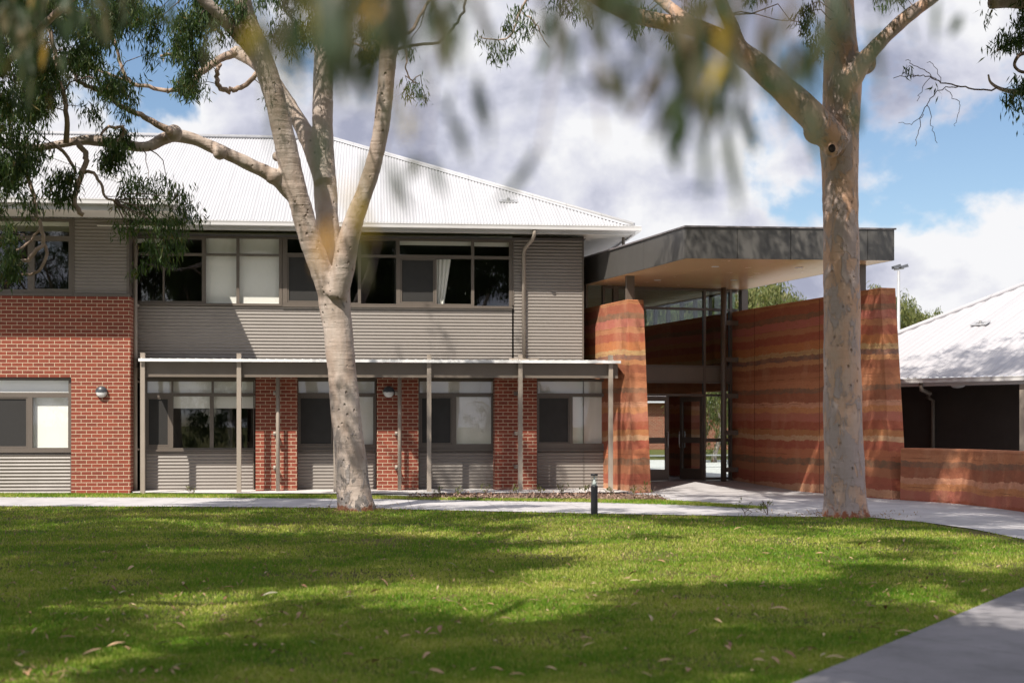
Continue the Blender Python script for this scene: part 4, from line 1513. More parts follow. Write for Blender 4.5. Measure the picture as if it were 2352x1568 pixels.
def twigs_to(mb, src_pts, centers, rng, r0=.012):
    """a thin drooping twig from the nearest limb point to each leaf bunch"""
    sp_ = np.array([tuple(p) for p in src_pts])
    for c in centers:
        c = np.array(c)
        dd = np.linalg.norm(sp_ - c, axis=1) + np.maximum(0, c[2] - sp_[:, 2]) * .3
        a = sp_[int(np.argmin(dd))]
        ln = np.linalg.norm(c - a)
        mid = (a + c) / 2 + rng.normal(0, .12, 3) * ln * .6 + np.array([0, 0, .12 * ln])
        m2 = (mid + c) / 2 + rng.normal(0, .08, 3) * ln * .4
        rr = min(.03, r0 * (0.6 + .5 * ln))
        mb.tube([a, (a + mid) / 2 + rng.normal(0, .03, 3) * ln, mid, m2, c], [rr, rr * .8, rr * .6, rr * .45, .004], 5, False)


# ---------------------------------------------------------------- left gum
DL = 26.6
base_l = P(818, 1172, DL)
gum1 = empty("gum_tree", (base_l.x, base_l.y, 0), 0, "cream barked gum tree splitting into three limbs in front of the school", "tree")
O1 = (base_l.x, base_l.y, 0)
def K(lst, D0, dD=0.0):
    n = len(lst)
    return [(u, v, r_, D0 + dD * i / max(1, n - 1)) for i, (u, v, r_) in enumerate(lst)]
trunk_l = K([(819, 1185, 50), (818, 1168, 46), (814, 1140, 41), (806, 1060, 37), (796, 960, 34), (786, 860, 33), (776, 760, 34), (768, 700, 37), (766, 655, 38)], DL)
L1 = K([(770, 700, 30), (738, 622, 27), (706, 530, 25.5), (678, 430, 25), (655, 330, 26), (632, 225, 25), (600, 130, 24), (570, 50, 22), (545, -40, 21), (515, -160, 19), (470, -300, 15)], DL, -1.8)
L1b = K([(612, 160, 17), (575, 110, 17), (530, 60, 16), (480, 12, 15), (420, -60, 13), (350, -160, 9)], DL - .8, -1.6)
L2 = K([(772, 690, 30), (762, 600, 27), (752, 510, 26), (746, 420, 26), (742, 320, 24), (742, 200, 23), (744, 80, 22), (750, -60, 19), (770, -220, 15)], DL + .25, 1.0)
L2b = K([(742, 420, 21), (718, 345, 21), (690, 285, 19), (655, 225, 16), (615, 170, 15), (578, 140, 14), (540, 118, 14)], DL + .45, 1.6)
L3 = K([(772, 680, 27), (790, 610, 26), (802, 545, 24), (826, 470, 21), (856, 385, 19), (876, 290, 18.5), (886, 190, 19.5), (896, 90, 21), (902, 0, 21), (915, -120, 18), (950, -260, 13)], DL - .2, -1.4)
B1 = K([(668, 452, 14), (630, 408, 15), (575, 378, 15.5), (515, 350, 15), (450, 322, 14.5), (402, 312, 16), (372, 322, 14), (335, 338, 11.5), (270, 330, 12.5), (200, 322, 12), (130, 332, 10), (60, 340, 9), (-40, 318, 8), (-150, 290, 6)], DL - .5, -2.2)
tubes1 = [pix_path(q) for q in (trunk_l, L1, L1b, L2, L2b, L3, B1)]
trunk1 = fused("trunk", tubes1, O1, M['bark_cream'], gum1, 0.028, .020,
               spots=[(P(400, 306, DL - 1.6), .15), (P(668, 440, DL - .5), .17), (P(628, 405, DL - .7), .15), (P(505, 350, DL - 1.2), .135), (P(636, 360, DL - .55), .09)])
thin = []
def thin_branch(lst, D0, dD=0.0):
    p_, r_ = pix_path(K(lst, D0, dD), 4)
    wob = [Vector(p) + Vector((random.gauss(0, .007), random.gauss(0, .02), random.gauss(0, .007))) * (1 + 8 * r__) for p, r__ in zip(p_, r_)]
    MB(O1).tube(wob, r_, 8).build("branch", M['limb'], gum1, True)
    thin.extend(wob)
thin_branch([(395, 306, 10), (370, 290, 8), (330, 268, 6.5), (298, 254, 6), (270, 240, 5.5), (250, 222, 5), (220, 206, 5), (195, 196, 4.5), (176, 184, 4)], DL - 1.7, -.6)
thin_branch([(540, 118, 11), (510, 135, 9), (480, 152, 8.5), (455, 172, 8), (440, 190, 7), (405, 205, 5.5), (385, 210, 4.5)], DL + 1.4, -.5)
thin_branch([(385, 210, 5), (340, 200, 4.5), (298, 188, 4.5), (282, 164, 4), (272, 130, 3.5), (264, 95, 3), (252, 55, 2.5)], DL + .8, -.4)
thin_branch([(298, 188, 4), (260, 175, 3.5), (225, 160, 3), (190, 145, 2.5)], DL + .7, 0)
thin_branch([(598, 160, 6), (575, 182, 6), (552, 200, 6), (530, 208, 6.5), (508, 204, 6), (497, 182, 5.5), (500, 158, 5), (508, 146, 3)], DL + .6, 0)
thin_branch([(455, 170, 5), (430, 158, 4.5), (420, 135, 4.5), (395, 125, 4), (370, 130, 3)], DL + 1.0, -.5)
thin_branch([(150, 330, 7), (155, 270, 6), (145, 215, 5.5), (130, 150, 5), (118, 80, 5), (105, 0, 5), (100, -80, 5)], DL - 2.6, -.3)
thin_branch([(175, 325, 7), (192, 345, 6.5), (196, 370, 6.5), (184, 405, 6.5), (174, 440, 6), (170, 470, 6), (188, 492, 5.5)], DL - 2.4, -.4)
thin_branch([(184, 400, 4.5), (210, 395, 4), (230, 420, 3.5), (240, 450, 3), (262, 462, 2.5)], DL - 2.5, -.3)
thin_branch([(120, 330, 4.5), (150, 355, 4), (172, 390, 4), (175, 400, 3)], DL - 2.5, 0)
thin_branch([(60, 395, 5), (75, 440, 5), (80, 480, 4.5), (95, 520, 4.5), (98, 560, 4.5), (70, 590, 4.5), (40, 612, 4)], DL - 2.9, -.3)
thin_branch([(98, 555, 4), (106, 580, 4), (88, 622, 3.5), (50, 632, 3)], DL - 3.0, 0)
thin_branch([(95, 520, 3), (60, 560, 3), (20, 590, 3), (-20, 620, 3)], DL - 3.0, 0)
thin_branch([(0, 170, 9), (30, 130, 9), (70, 90, 8.5), (110, 50, 8), (170, -10, 8), (240, -70, 7)], DL - 4.0, -1)
thin_branch([(250, 350, 4), (285, 300, 4), (250, 290, 3.5), (230, 310, 3)], DL - 2, -.5)
thin_branch([(905, 92, 4.2), (930, 80, 4), (952, 63, 3.8), (968, 30, 3.6), (985, 5, 3.4), (1010, -30, 3.2)], DL - .9, .8)
thin_branch([(905, 116, 3.8), (945, 104, 3.6), (997, 101, 3.4), (1030, 76, 3.2), (1045, 60, 3), (1064, 25, 3), (1070, -20, 3)], DL - .9, 1.0)
thin_branch([(905, 118, 3.4), (880, 110, 3.2), (862, 95, 3.2), (850, 118, 3.2), (830, 108, 3), (800, 92, 2.5)], DL - .9, .5)
thin_branch([(930, 106, 2.5), (935, 140, 2), (932, 160, 1.8), (945, 185, 1.6), (960, 192, 1.4)], DL - .5, .2)
thin_branch([(1240, -60, 4), (1215, -10, 3), (1190, 40, 2.5), (1170, 85, 2), (1135, 92, 1.6), (1100, 84, 1.2)], DL + 1, 0)
thin_branch([(1200, 30, 2), (1230, 55, 1.5), (1246, 85, 1.2), (1262, 110, 1)], DL + 1, 0)
# leaf bunches read from the photograph: (u, v, size_px, leaves)
bun_l = []
rg = np.random.default_rng(11)
def fill(u0, u1, v0, v1, n, s_, lv, D0, dD):
    for _ in range(n):
        bun_l.append((rg.uniform(u0, u1), rg.uniform(v0, v1), s_ * rg.uniform(.7, 1.3), int(lv * 3.0 * rg.uniform(.6, 1.3)), D0 + rg.uniform(-dD, dD)))
fill(-60, 120, -60, 330, 50, 40, 75, DL - 3.5, 1.6)
fill(60, 300, -60, 210, 32, 38, 70, DL - 2.5, 1.6)
fill(-60, 70, 300, 480, 14, 32, 50, DL - 3.2, .8)
fill(-50, 30, 480, 700, 7, 26, 30, DL - 3.2, .5)
fill(300, 480, -40, 90, 12, 34, 65, DL - 1, 1)
fill(390, 470, 110, 230, 7, 24, 60, DL + .6, .4)
fill(520, 660, -60, 90, 8, 34, 60, DL - 1, 1)
fill(640, 900, -90, 90, 26, 40, 70, DL + .5, 1.5)
fill(790, 880, 60, 160, 4, 24, 45, DL - .2, .6)
fill(250, 300, 280, 380, 4, 26, 60, DL - 2, .3)
fill(120, 175, 400, 480, 3, 24, 60, DL - 2.8, .3)
for q in [(300, 415, 36, 90), (340, 425, 38, 95), (385, 430, 36, 90), (420, 450, 34, 85), (445, 485, 26, 60), (290, 455, 30, 80), (330, 480, 36, 95), (365, 520, 38, 110), (395, 555, 36, 110), (370, 590, 30, 80), (340, 560, 26, 60), (410, 505, 30, 80), (315, 620, 14, 25), (300, 520, 22, 45), (270, 520, 16, 30),
          (240, 205, 22, 60), (205, 250, 24, 70), (290, 250, 24, 60), (205, 110, 22, 60), (345, 120, 22, 60), (250, 320, 20, 50)]:
    bun_l.append(q + (DL - 2.4 + rg.uniform(-.4, .4),))
for q in [(940, 118, 20, 45), (958, 200, 22, 50), (935, 205, 16, 35), (975, 215, 14, 30), (625, 235, 10, 25), (1165, 60, 26, 70), (1190, 30, 28, 80), (1205, 80, 22, 60), (1130, 115, 22, 60), (1155, 120, 20, 55), (1185, 105, 18, 45), (1100, 85, 10, 20), (1215, 55, 18, 40)]:
    bun_l.append(q + (DL + .6 + rg.uniform(-.3, .3),))
cen = [tuple(P(u, v, D)) for u, v, s_, n_, D in bun_l]
siz = [s_ / F * D for u, v, s_, n_, D in bun_l]
cnt = [n_ * (2 if u < 500 else 1.5) for u, v, s_, n_, D in bun_l]
# the rest of the crown above the picture
def crown_bunches(c, rad, lobes, per, rng, s_=.42, lv=55, zmin=-9):
    out = []
    for _ in range(lobes):
        d = rng.normal(0, 1, 3)
        d /= np.linalg.norm(d)
        lc = np.array(c) + d * np.array(rad) * rng.uniform(.35, .95)
        for _k in range(per):
            q = lc + rng.normal(0, 1, 3) * np.array([.85, .85, .6])
            if q[2] > zmin:
                out.append((tuple(q), s_ * rng.uniform(.7, 1.3), int(lv * rng.uniform(.7, 1.3))))
    return out
cb = [q for q in crown_bunches((base_l.x - 1.5, DL - 2.5, 12.4), (5.2, 4.0, 2.2), 20, 9, rg, zmin=10.2)]
lp1 = [p for t_ in tubes1[1:] for p in t_[0]] + thin
tw = MB(O1)
twigs_to(tw, lp1, cen + [q[0] for q in cb][::2], rg)
tag(tw.build("twigs", M['twig'], gum1, True), kind='stuff')
me = leaf_mesh("crown", [np.array(c) - np.array(O1) for c in cen], siz, cnt, .15, .024, rg)
link_mesh("crown", me, M['leaf'], gum1)
me = leaf_mesh("upper_crown", [np.array(q[0]) - np.array(O1) for q in cb], [q[1] for q in cb], [q[2] for q in cb], .19, .034, rg)
link_mesh("upper_crown", me, M['leaf'], gum1)
# hollows on the limbs
def hollow(u, v, D, r_, parent, O, tall=1.3):
    c = P(u, v, D)
    mb = MB(O)
    bm = bmesh.new()
    bmesh.ops.create_uvsphere(bm, u_segments=16, v_segments=10, radius=1)
    vs = [(c.x + v_.co.x * r_, c.y + v_.co.y * .03, c.z + v_.co.z * r_ * tall) for v_ in bm.verts]
    mb.add(vs, [tuple(v_.index for v_ in f.verts) for f in bm.faces])
    bm.free()
    mb.build("hollow", M['knot'], parent, True)

# ---------------------------------------------------------------- right gum
DR = 24.7
base_r = P(1943, 1190, DR)
gum2 = empty("gum_tree", (base_r.x, base_r.y, 0), 0, "salmon pink mottled gum tree with one thick straight trunk in front of the earth wall", "tree")
O2 = (base_r.x, base_r.y, 0)
T2 = K([(1943, 1208, 63), (1943, 1190, 57), (1942, 1165, 51), (1940, 1100, 47), (1937, 1000, 44.5), (1935, 880, 43), (1934, 760, 42), (1933, 620, 41), (1931, 480, 41), (1929, 380, 42), (1928, 320, 45), (1934, 240, 44), (1935, 170, 43), (1932, 90, 37), (1928, 0, 34), (1926, -120, 31), (1935, -300, 24)], DR)
R1 = K([(1925, 335, 34), (1895, 300, 34), (1860, 262, 33), (1800, 205, 31), (1740, 152, 28), (1690, 115, 26), (1640, 84, 23), (1590, 62, 21), (1530, 52, 19), (1460, 36, 18), (1390, 8, 17), (1310, -45, 15), (1200, -120, 11)], DR - .3, -1.8)
R1b = K([(1700, 112, 17), (1690, 88, 17.5), (1678, 55, 15.5), (1662, 20, 15), (1650, -20, 14), (1630, -120, 12)], DR - 1.0, -.4)
R1c = K([(1600, 66, 16), (1575, 48, 16), (1545, 22, 14), (1512, -5, 13), (1460, -60, 11)], DR - 1.2, .8)
R2 = K([(1940, 215, 26), (1968, 165, 22), (1990, 132, 19), (2030, 88, 17), (2075, 46, 16), (2130, 5, 15), (2200, -55, 13), (2290, -150, 10)], DR - .2, -1.0)
tubes2 = [pix_path(q) for q in (T2, R1, R1b, R1c, R2)]
trunk2 = fused("trunk", tubes2, O2, M['bark_salmon'], gum2, 0.028, .018, spots=[(P(1911, 345, DR - .50), .13), (P(1985, 145, DR - .2), .2), (P(1878, 300, DR - .4), .25)])
cR = P(1911, 343, DR - .66)
hollow(1911, 341, DR - .645, .062, gum2, O2, 1.15)
hollow(1838, 243, DR - .66, .05, gum2, O2, .6)
rg2 = np.random.default_rng(23)
bun_r = [(1290, 5, 22, 55), (1310, 20, 20, 50), (1335, -5, 22, 55), (1270, -20, 24, 60), (1475, 30, 24, 60), (1500, 45, 20, 50), (1540, 70, 18, 45), (1560, 85, 16, 40), (1455, 60, 14, 30), (1585, 20, 20, 55), (1615, 10, 20, 50), (1845, 30, 20, 55), (1862, 60, 22, 65), (1870, 95, 18, 50), (1832, 50, 14, 30), (1855, 15, 20, 50), (1875, 120, 12, 25),
         (2030, -20, 24, 60), (2065, -10, 18, 45), (1720, -20, 22, 50), (1760, -30, 24, 60), (1410, -30, 26, 60), (1350, 30, 16, 30)]
bun_r = [q + (DR - .8 + rg2.uniform(-.6, .6),) for q in bun_r]
cen = [tuple(P(u, v, D)) for u, v, s_, n_, D in bun_r]
cb = crown_bunches((base_r.x - .2, DR + .6, 11.8), (5.4, 4.0, 2.2), 21, 9, rg2, zmin=9.3)
cb += crown_bunches((base_r.x + 3.5, DR - 2.5, 11.0), (2.5, 3.0, 1.6), 8, 9, rg2, zmin=9.2)
cb += [(q[0], q[1], q[2] * 3.2) for q in crown_bunches((base_r.x + 1.3, DR + .2, 13.9), (2.6, .5, .4), 9, 7, rg2, zmin=12.4)]
tw = MB(O2)
lp2 = [p for t_ in tubes2 for p in t_[0][len(t_[0]) // 2:]]
twigs_to(tw, lp2, cen + [q[0] for q in cb][::2], rg2)
tag(tw.build("twigs", M['twig'], gum2, True), kind='stuff')
me = leaf_mesh("crown", [np.array(c) - np.array(O2) for c in cen], [q[2] / F * q[4] for q in bun_r], [q[3] * 1.6 for q in bun_r], .145, .024, rg2)
link_mesh("upper_crown", leaf_mesh("upper_crown", [np.array(q[0]) - np.array(O2) for q in cb], [q[1] for q in cb], [q[2] * .8 for q in cb], .20, .036, rg2), M['leaf'], gum2)
link_mesh("crown", me, M['leaf'], gum2)


# ---------------------------------------------------------------- gum trees out of frame, near and far
def wild_gum(loc, h, rad, seed, label, lobes=22, per=9, lv=55, r0=.3, mat='leaf_shade', cz=None, group=None, barkm='bark_cream', L=.22, extra=()):
    rng = np.random.default_rng(seed)
    root = empty("gum_tree", loc, 0, label, "tree", group)
    cz = cz or h * .74
    t = MB()
    pts_ = []
    top = np.array([rng.normal(0, .3), rng.normal(0, .3), h * .45])
    t.tube([(0, 0, -.1), (0, 0, .3), tuple(top * .5 + np.array([.1, .05, 0])), tuple(top)], [r0 * 1.3, r0 * 1.05, r0 * .9, r0 * .8], 12)
    for k in range(6):
        a = 2 * math.pi * k / 6 + rng.uniform(-.4, .4)
        e = np.array([math.cos(a) * rad[0] * .7, math.sin(a) * rad[1] * .7, cz + rng.uniform(-.1, .25) * rad[2]])
        mid = top * .5 + e * .5 + np.array([0, 0, -.1 * h + rng.uniform(0, .08) * h])
        st_ = top - np.array([0, 0, rng.uniform(0, .12) * h])
        t.tube([tuple(st_), tuple((st_ + mid) / 2 + rng.normal(0, .15, 3)), tuple(mid), tuple((mid + e) / 2 + rng.normal(0, .2, 3)), tuple(e)], [r0 * .55, r0 * .45, r0 * .36, r0 * .25, r0 * .1], 8)
        pts_ += [tuple(mid), tuple((mid + e) / 2), tuple(e)]
    t.build("trunk", M[barkm], root, True)
    cb_ = crown_bunches((0, 0, cz), rad, lobes, per, rng, lv=lv)
    cb_ += [((c[0] - loc[0], c[1] - loc[1], c[2]), .42, 165) for c in extra]
    tw_ = MB()
    twigs_to(tw_, pts_, [q[0] for q in cb_][::3], rng, .02)
    tag(tw_.build("twigs", M['twig'], root, True), kind='stuff')
    link_mesh("crown", leaf_mesh("crown", [q[0] for q in cb_], [q[1] for q in cb_], [q[2] for q in cb_], L, L * .19, rng), M[mat], root)
    return root


# four gums stand round the lawn outside the picture; their crowns are laid out to dapple it with shade
LIT = [(1650, 1262, 420, 20), (1500, 1318, 330, 26), (770, 1217, 300, 11), (170, 1388, 210, 17), (40, 1440, 110, 12), (1800, 1222, 330, 13), (2080, 1372, 130, 22), (2250, 1300, 130, 22),
       (1250, 1232, 150, 10), (900, 1392, 170, 8), (330, 1505, 110, 16), (1180, 1552, 180, 14), (700, 1560, 120, 10), (480, 1262, 120, 7), (1320, 1200, 200, 8), (1700, 1440, 140, 12), (1400, 1490, 120, 10), (2000, 1290, 110, 10), (1950, 1415, 70, 12)]
rs = np.random.default_rng(404)
shade_b = []
tries = 0
while len(shade_b) < 2100 and tries < 90000:
    tries += 1
    D_ = rs.uniform(7.5, 28)
    x_ = rs.uniform(-.42, .46) * D_
    v_ = HOR + EYE * F / D_
    u_ = U0 + x_ / D_ * F
    if any(((u_ - a) / (ru * 1.05)) ** 2 + ((v_ - b) / (rv * 1.25)) ** 2 < 1 for a, b, ru, rv in LIT):
        continue
    nz_ = mnoise.noise((x_ * .55, D_ * .40, 1.7))
    side_ = (x_ - npth[1][0]) * dy_ - (D_ - npth[1][1]) * dx_
    if nz_ < (-.30 if side_ > 0 else -.06 if u_ > 1250 and v_ < 1400 else -.36 if u_ < 900 and v_ > 1250 else -.27):
        continue
    h_ = rs.uniform(6.8, 10.0)
    c_ = (x_ - .379 * h_, D_ - .690 * h_, h_)  # bunch set back along the sun from the spot to shade
    if c_[1] > 0.5 and h_ < EYE + .305 * c_[1] + .55:
        continue
    shade_b.append(c_)
# sparser sprays set to streak the forecourt, the wall ends and the canopy edge with shade
tries = 0
n0 = len(shade_b)
while len(shade_b) < n0 + 640 and tries < 60000:
    tries += 1
    x_, D_, z_ = rs.uniform(3.7, 11.5), rs.uniform(19, 32), rs.choice([0, 0, rs.uniform(0, 5.8), rs.uniform(4.8, 5.8)])
    if D_ > 29 and x_ > 9.3:
        continue
    if z_ < .1 and (HOR + EYE * F / D_) > np.interp(U0 + x_ / D_ * F, [q[0] for q in PATH_LOW], [q[1] for q in PATH_LOW]) + 6:
        continue
    if mnoise.noise((x_ * .8, D_ * .7, 5.1 + z_ * .6)) < .02:
        continue
    h_ = rs.uniform(8.5, 13)
    k_ = (h_ - z_)
    c_ = (x_ - .379 * k_, D_ - .690 * k_, h_)
    if h_ < EYE + .305 * c_[1] + .55:
        continue
    shade_b.append(c_)
GUMS = [((-5.6, 9.5, 0), 35, "gum tree beside the lawn, outside the picture at the left"), ((-2.9, 4.4, 0), 36, "gum tree left of the viewpoint shading the near lawn"),
        ((3.3, 3.6, 0), 37, "gum tree beside the footpath, outside the picture at the right"), ((7.6, 13.5, 0), 38, "gum tree right of the lawn, outside the picture")]
for gi, (loc, sd, lab) in enumerate(GUMS):
    mine = [c for c in shade_b if min(range(4), key=lambda k: (GUMS[k][0][0] - c[0]) ** 2 + (GUMS[k][0][1] - c[1]) ** 2) == gi]
    wild_gum(loc, 10.6, (3.4, 3.4, 1.5), sd, lab, 2, 4, cz=8.8, extra=mine)
wild_gum((-15.0, 17.0, 0), 13, (4.2, 4.6, 2.6), 34, "tall gum tree outside the picture in front of the brick block", 24, 9, cz=9.6)
wild_gum((-13.6, -1, 0), 13, (4.2, 4.6, 3.4), 39, "gum tree far to the left outside the picture, seen in the upper left window", 24, 9, cz=8.5)
wild_gum((-9.5, -13, 0), 13, (4.6, 4.6, 3.0), 35, "gum tree far behind the viewpoint, seen in the upper windows", 12, 7)
wild_gum((4.0, -17, 0), 14, (5.0, 4.8, 3.4), 36, "second gum tree far behind the viewpoint, seen in the windows", 12, 7)
wild_gum((13.5, -10, 0), 13, (4.6, 4.6, 3.0), 37, "third gum tree far behind the viewpoint, seen in the right windows", 12, 7)

# a belt of shrubs far behind the viewpoint, mirrored in the ground floor glass
for i, (x_, y_) in enumerate([(-24, -24), (-15, -27), (-6, -25), (3, -28), (12, -25), (21, -27), (30, -24)]):
    wild_gum((x_, y_, 0), 6.5, (3.6, 1.8, 2.2), 60 + i, "broad shrub in the belt far behind the viewpoint, number %s from the west" % ("first second third fourth fifth sixth seventh".split()[i]), 16, 7, cz=2.6, L=.34)

# ---------------------------------------------------------------- tree at the right edge: bunches and a bare twig
base_e = P(2700, 1200, 22)
gum3 = empty("gum_tree", (base_e.x, base_e.y, 0), 0, "gum tree whose leafy branch and bare twigs reach in at the upper right edge", "tree")
O3 = (base_e.x, base_e.y, 0)
D3 = 21.5
tp = MB(O3)
tt = [pix_path(q) for q in (K([(2700, 1230, 55), (2690, 900, 46), (2670, 500, 40), (2640, 100, 34), (2620, -200, 26)], 22), K([(2660, 400, 22), (2560, 300, 18), (2480, 240, 14), (2400, 215, 10), (2340, 212, 7), (2300, 205, 4.5), (2276, 190, 3), (2270, 172, 2)], 22, -.5),
                           K([(2640, 150, 22), (2520, 60, 18), (2420, 20, 16), (2330, 5, 15), (2276, 8, 13)], 22, -.5))]
for p_, r_ in tt:
    tp.tube(p_, r_, 10)
tp.build("trunk", M['bark_cream'], gum3, True)
tb = MB(O3)
tips = []
for lst in ([(2290, 204, 2.2), (2250, 206, 2.0), (2205, 198, 1.8), (2165, 190, 1.6), (2135, 176, 1.3), (2105, 172, 1.0), (2052, 180, .8)],
            [(2205, 198, 1.4), (2170, 203, 1.2), (2145, 218, 1.1), (2130, 240, 1.0), (2115, 270, .9), (2110, 300, .8), (2104, 335, .7)],
            [(2130, 240, .9), (2138, 270, .8), (2144, 300, .7), (2150, 330, .6)],
            [(2118, 265, .8), (2095, 285, .7), (2065, 280, .6)],
            [(2175, 202, .9), (2190, 225, .8), (2205, 245, .7), (2200, 270, .6), (2190, 290, .5)],
            [(2150, 182, 1.0), (2120, 160, .9), (2095, 148, .8), (2082, 136, .7)],
            [(2165, 190, .8), (2148, 150, .7), (2130, 143, .6)],
            [(2110, 172, .8), (2092, 176, .7), (2078, 166, .6)],
            [(2135, 178, .8), (2118, 205, .7), (2108, 230, .6)]):
    p_, r_ = pix_path(K(lst, D3), 4)
    p_ = [Vector(p) + Vector((random.gauss(0, .008), random.gauss(0, .04), random.gauss(0, .008))) for p in p_]
    tb.tube(p_, r_, 5)
    tips.append(p_[-1])
tb.tube(*pix_path(K([(2360, 120, 5), (2340, 128, 4.5), (2330, 150, 4), (2345, 165, 4), (2370, 165, 4)], D3), 4), 6)
tb.build("bare_twig", M['twig'], gum3, True)
rg3 = np.random.default_rng(5)
bun_e = []
def fill3(u0, u1, v0, v1, n, s_, lv):
    for _ in range(n):
        bun_e.append((rg3.uniform(u0, u1), rg3.uniform(v0, v1), s_ * rg3.uniform(.7, 1.3), int(lv * rg3.uniform(.7, 1.3)), D3 + rg3.uniform(-.5, .5)))
fill3(2290, 2420, 10, 105, 15, 26, 60)
fill3(2295, 2420, 190, 225, 9, 22, 60)
fill3(2300, 2500, -100, 0, 14, 40, 60)
fill3(2400, 2700, -150, 250, 30, 50, 55)
bun_e += [(2268, 30, 10, 14, D3), (2085, 160, 7, 10, D3), (2148, 205, 5, 5, D3)]
cen = [tuple(P(u, v, D) - Vector(O3)) for u, v, s_, n_, D in bun_e]
link_mesh("crown", leaf_mesh("crown", cen, [q[2] / F * q[4] for q in bun_e], [q[3] * 2 for q in bun_e], .14, .024, rg3), M['leaf'], gum3)

# ---------------------------------------------------------------- near branch hanging in front of the lens
nb = empty("overhanging_branch", (-1.2, 1.6, 2.9), 0, "out of focus leafy gum branch hanging close in front of the camera", "branch")
ON = (-1.2, 1.6, 2.9)
rg4 = np.random.default_rng(9)
nbm = MB(ON)
limb = [(-1.8, 1.2, 3.1), (-1.0, 1.6, 2.75), (-.3, 1.8, 2.5), (.3, 1.9, 2.46), (.9, 2.0, 2.52), (1.5, 2.2, 2.7)]
lp_ = spline(limb, 5)
nbm.tube(lp_, [.022 - .014 * i / len(lp_) for i in range(len(lp_))], 8)
NEAR = []   # (u, v, spread_u, spread_v, D, leaves, length)
for q in [(90, 40, 110, 80, 2.4, 26, .10), (230, 10, 90, 50, 2.3, 14, .10), (50, 170, 50, 60, 2.3, 10, .10),
          (640, 180, 30, 60, 1.9, 4, .09), (700, 70, 60, 60, 1.6, 9, .10), (790, 40, 70, 60, 1.5, 14, .10), (880, 20, 70, 40, 1.5, 12, .09), (760, 130, 50, 50, 1.6, 7, .09), (880, 110, 40, 50, 1.6, 4, .08),
          (960, 90, 60, 60, 1.9, 3, .07), (1010, 150, 60, 80, 2.0, 3, .06), (1080, 60, 60, 60, 2.0, 3, .06), (1110, 130, 20, 30, 2.0, 2, .06), (980, 400, 40, 30, 2.0, 2, .05), (870, 420, 40, 30, 2.0, 2, .05), (1240, 130, 30, 60, 2.0, 3, .06), (1290, 20, 60, 40, 1.9, 4, .07),
          (1380, 60, 50, 60, 1.8, 7, .08), (1430, 90, 40, 50, 1.8, 6, .08), (1480, 50, 50, 50, 1.8, 6, .08), (1385, 360, 10, 10, 1.9, 1, .07), (1550, 150, 60, 60, 1.9, 7, .08), (1600, 190, 60, 50, 1.9, 9, .08), (1650, 210, 60, 50, 1.9, 9, .08), (1700, 160, 60, 50, 1.9, 8, .08), (1750, 170, 50, 60, 1.9, 5, .08), (1590, 270, 60, 30, 1.9, 4, .08), (1700, 260, 60, 30, 1.9, 4, .08),
          (1830, 180, 50, 60, 1.9, 5, .08), (1890, 190, 30, 40, 1.9, 4, .08), (1800, 260, 40, 30, 1.9, 2, .07), (1940, 30, 60, 40, 2.0, 4, .07), (2040, 40, 50, 40, 2.1, 4, .07), (2150, 10, 60, 20, 2.2, 3, .06), (1820, 20, 60, 30, 1.9, 3, .07), (1240, 400, 10, 10, 2.0, 1, .05), (720, 330, 10, 20, 1.7, 1, .06), (990, 200, 20, 30, 2.0, 2, .06)]:
    NEAR.append(q)
allc, alll = [], []
for (u, v, su, sv, D, n_, L_) in NEAR:
    D *= (1.6 if u < 400 else .95)
    for _ in range(int(n_ * (4.0 if u < 400 else 2.0 if u < 920 else 1.5))):
        uu, vv = rg4.normal(u, su * .6), rg4.normal(v, sv * .5)
        dd = D + rg4.normal(0, .12)
        c = P(uu, vv - L_ / D * F * .62, dd)
        allc.append(np.array(c) - np.array(ON))
        alll.append(L_)
    c = P(u, v - 40, D)
    j = min(range(len(lp_)), key=lambda i: (lp_[i] - c).length)
    a = lp_[j]
    nbm.tube([a, (a + c) / 2 + Vector((rg4.normal(0, .02), 0, .05)), c], [.0035, .0028, .0015], 5, False)
nbm.build("stem", M['twig'], nb, True)
for Lsel in sorted(set(alll)):
    ids = [i for i, l_ in enumerate(alll) if l_ == Lsel]
    pass
me = leaf_mesh("leaves", [allc[i] for i in range(len(allc))], [.0001] * len(allc), [1] * len(allc), .085, .019, rg4, hang=1.2, segs=3)
link_mesh("leaves", me, M['leaf_near'], nb)
yc = []
for (u, v, D) in [(812, 480, 1.3), (800, 520, 1.3), (884, 210, 1.4), (868, 10, 1.3), (700, 60, 1.4), (640, 20, 1.5), (1690, 95, 1.6)]:
    yc.append(np.array(P(u, v, D)) - np.array(ON))
link_mesh("yellow_leaves", leaf_mesh("yellow_leaves", yc, [.0001] * len(yc), [2] * len(yc), .05, .013, rg4, segs=3), M['leaf_yellow'], nb)

# ---------------------------------------------------------------- far trees
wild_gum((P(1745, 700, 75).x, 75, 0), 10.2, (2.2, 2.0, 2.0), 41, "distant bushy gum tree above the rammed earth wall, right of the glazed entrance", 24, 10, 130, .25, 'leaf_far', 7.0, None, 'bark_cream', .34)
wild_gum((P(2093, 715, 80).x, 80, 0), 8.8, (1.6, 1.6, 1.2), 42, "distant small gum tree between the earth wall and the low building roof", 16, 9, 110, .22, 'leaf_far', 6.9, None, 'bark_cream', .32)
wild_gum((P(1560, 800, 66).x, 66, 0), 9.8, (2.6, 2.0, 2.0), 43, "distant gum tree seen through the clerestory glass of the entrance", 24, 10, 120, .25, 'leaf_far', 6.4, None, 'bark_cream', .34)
wild_gum((P(1640, 1000, 60).x, 60, 0), 5.4, (1.2, 1.0, 1.5), 44, "small courtyard tree seen through the entrance glass", 14, 9, 90, .1, 'leaf_far', 3.0, None, 'bark_cream', .24)

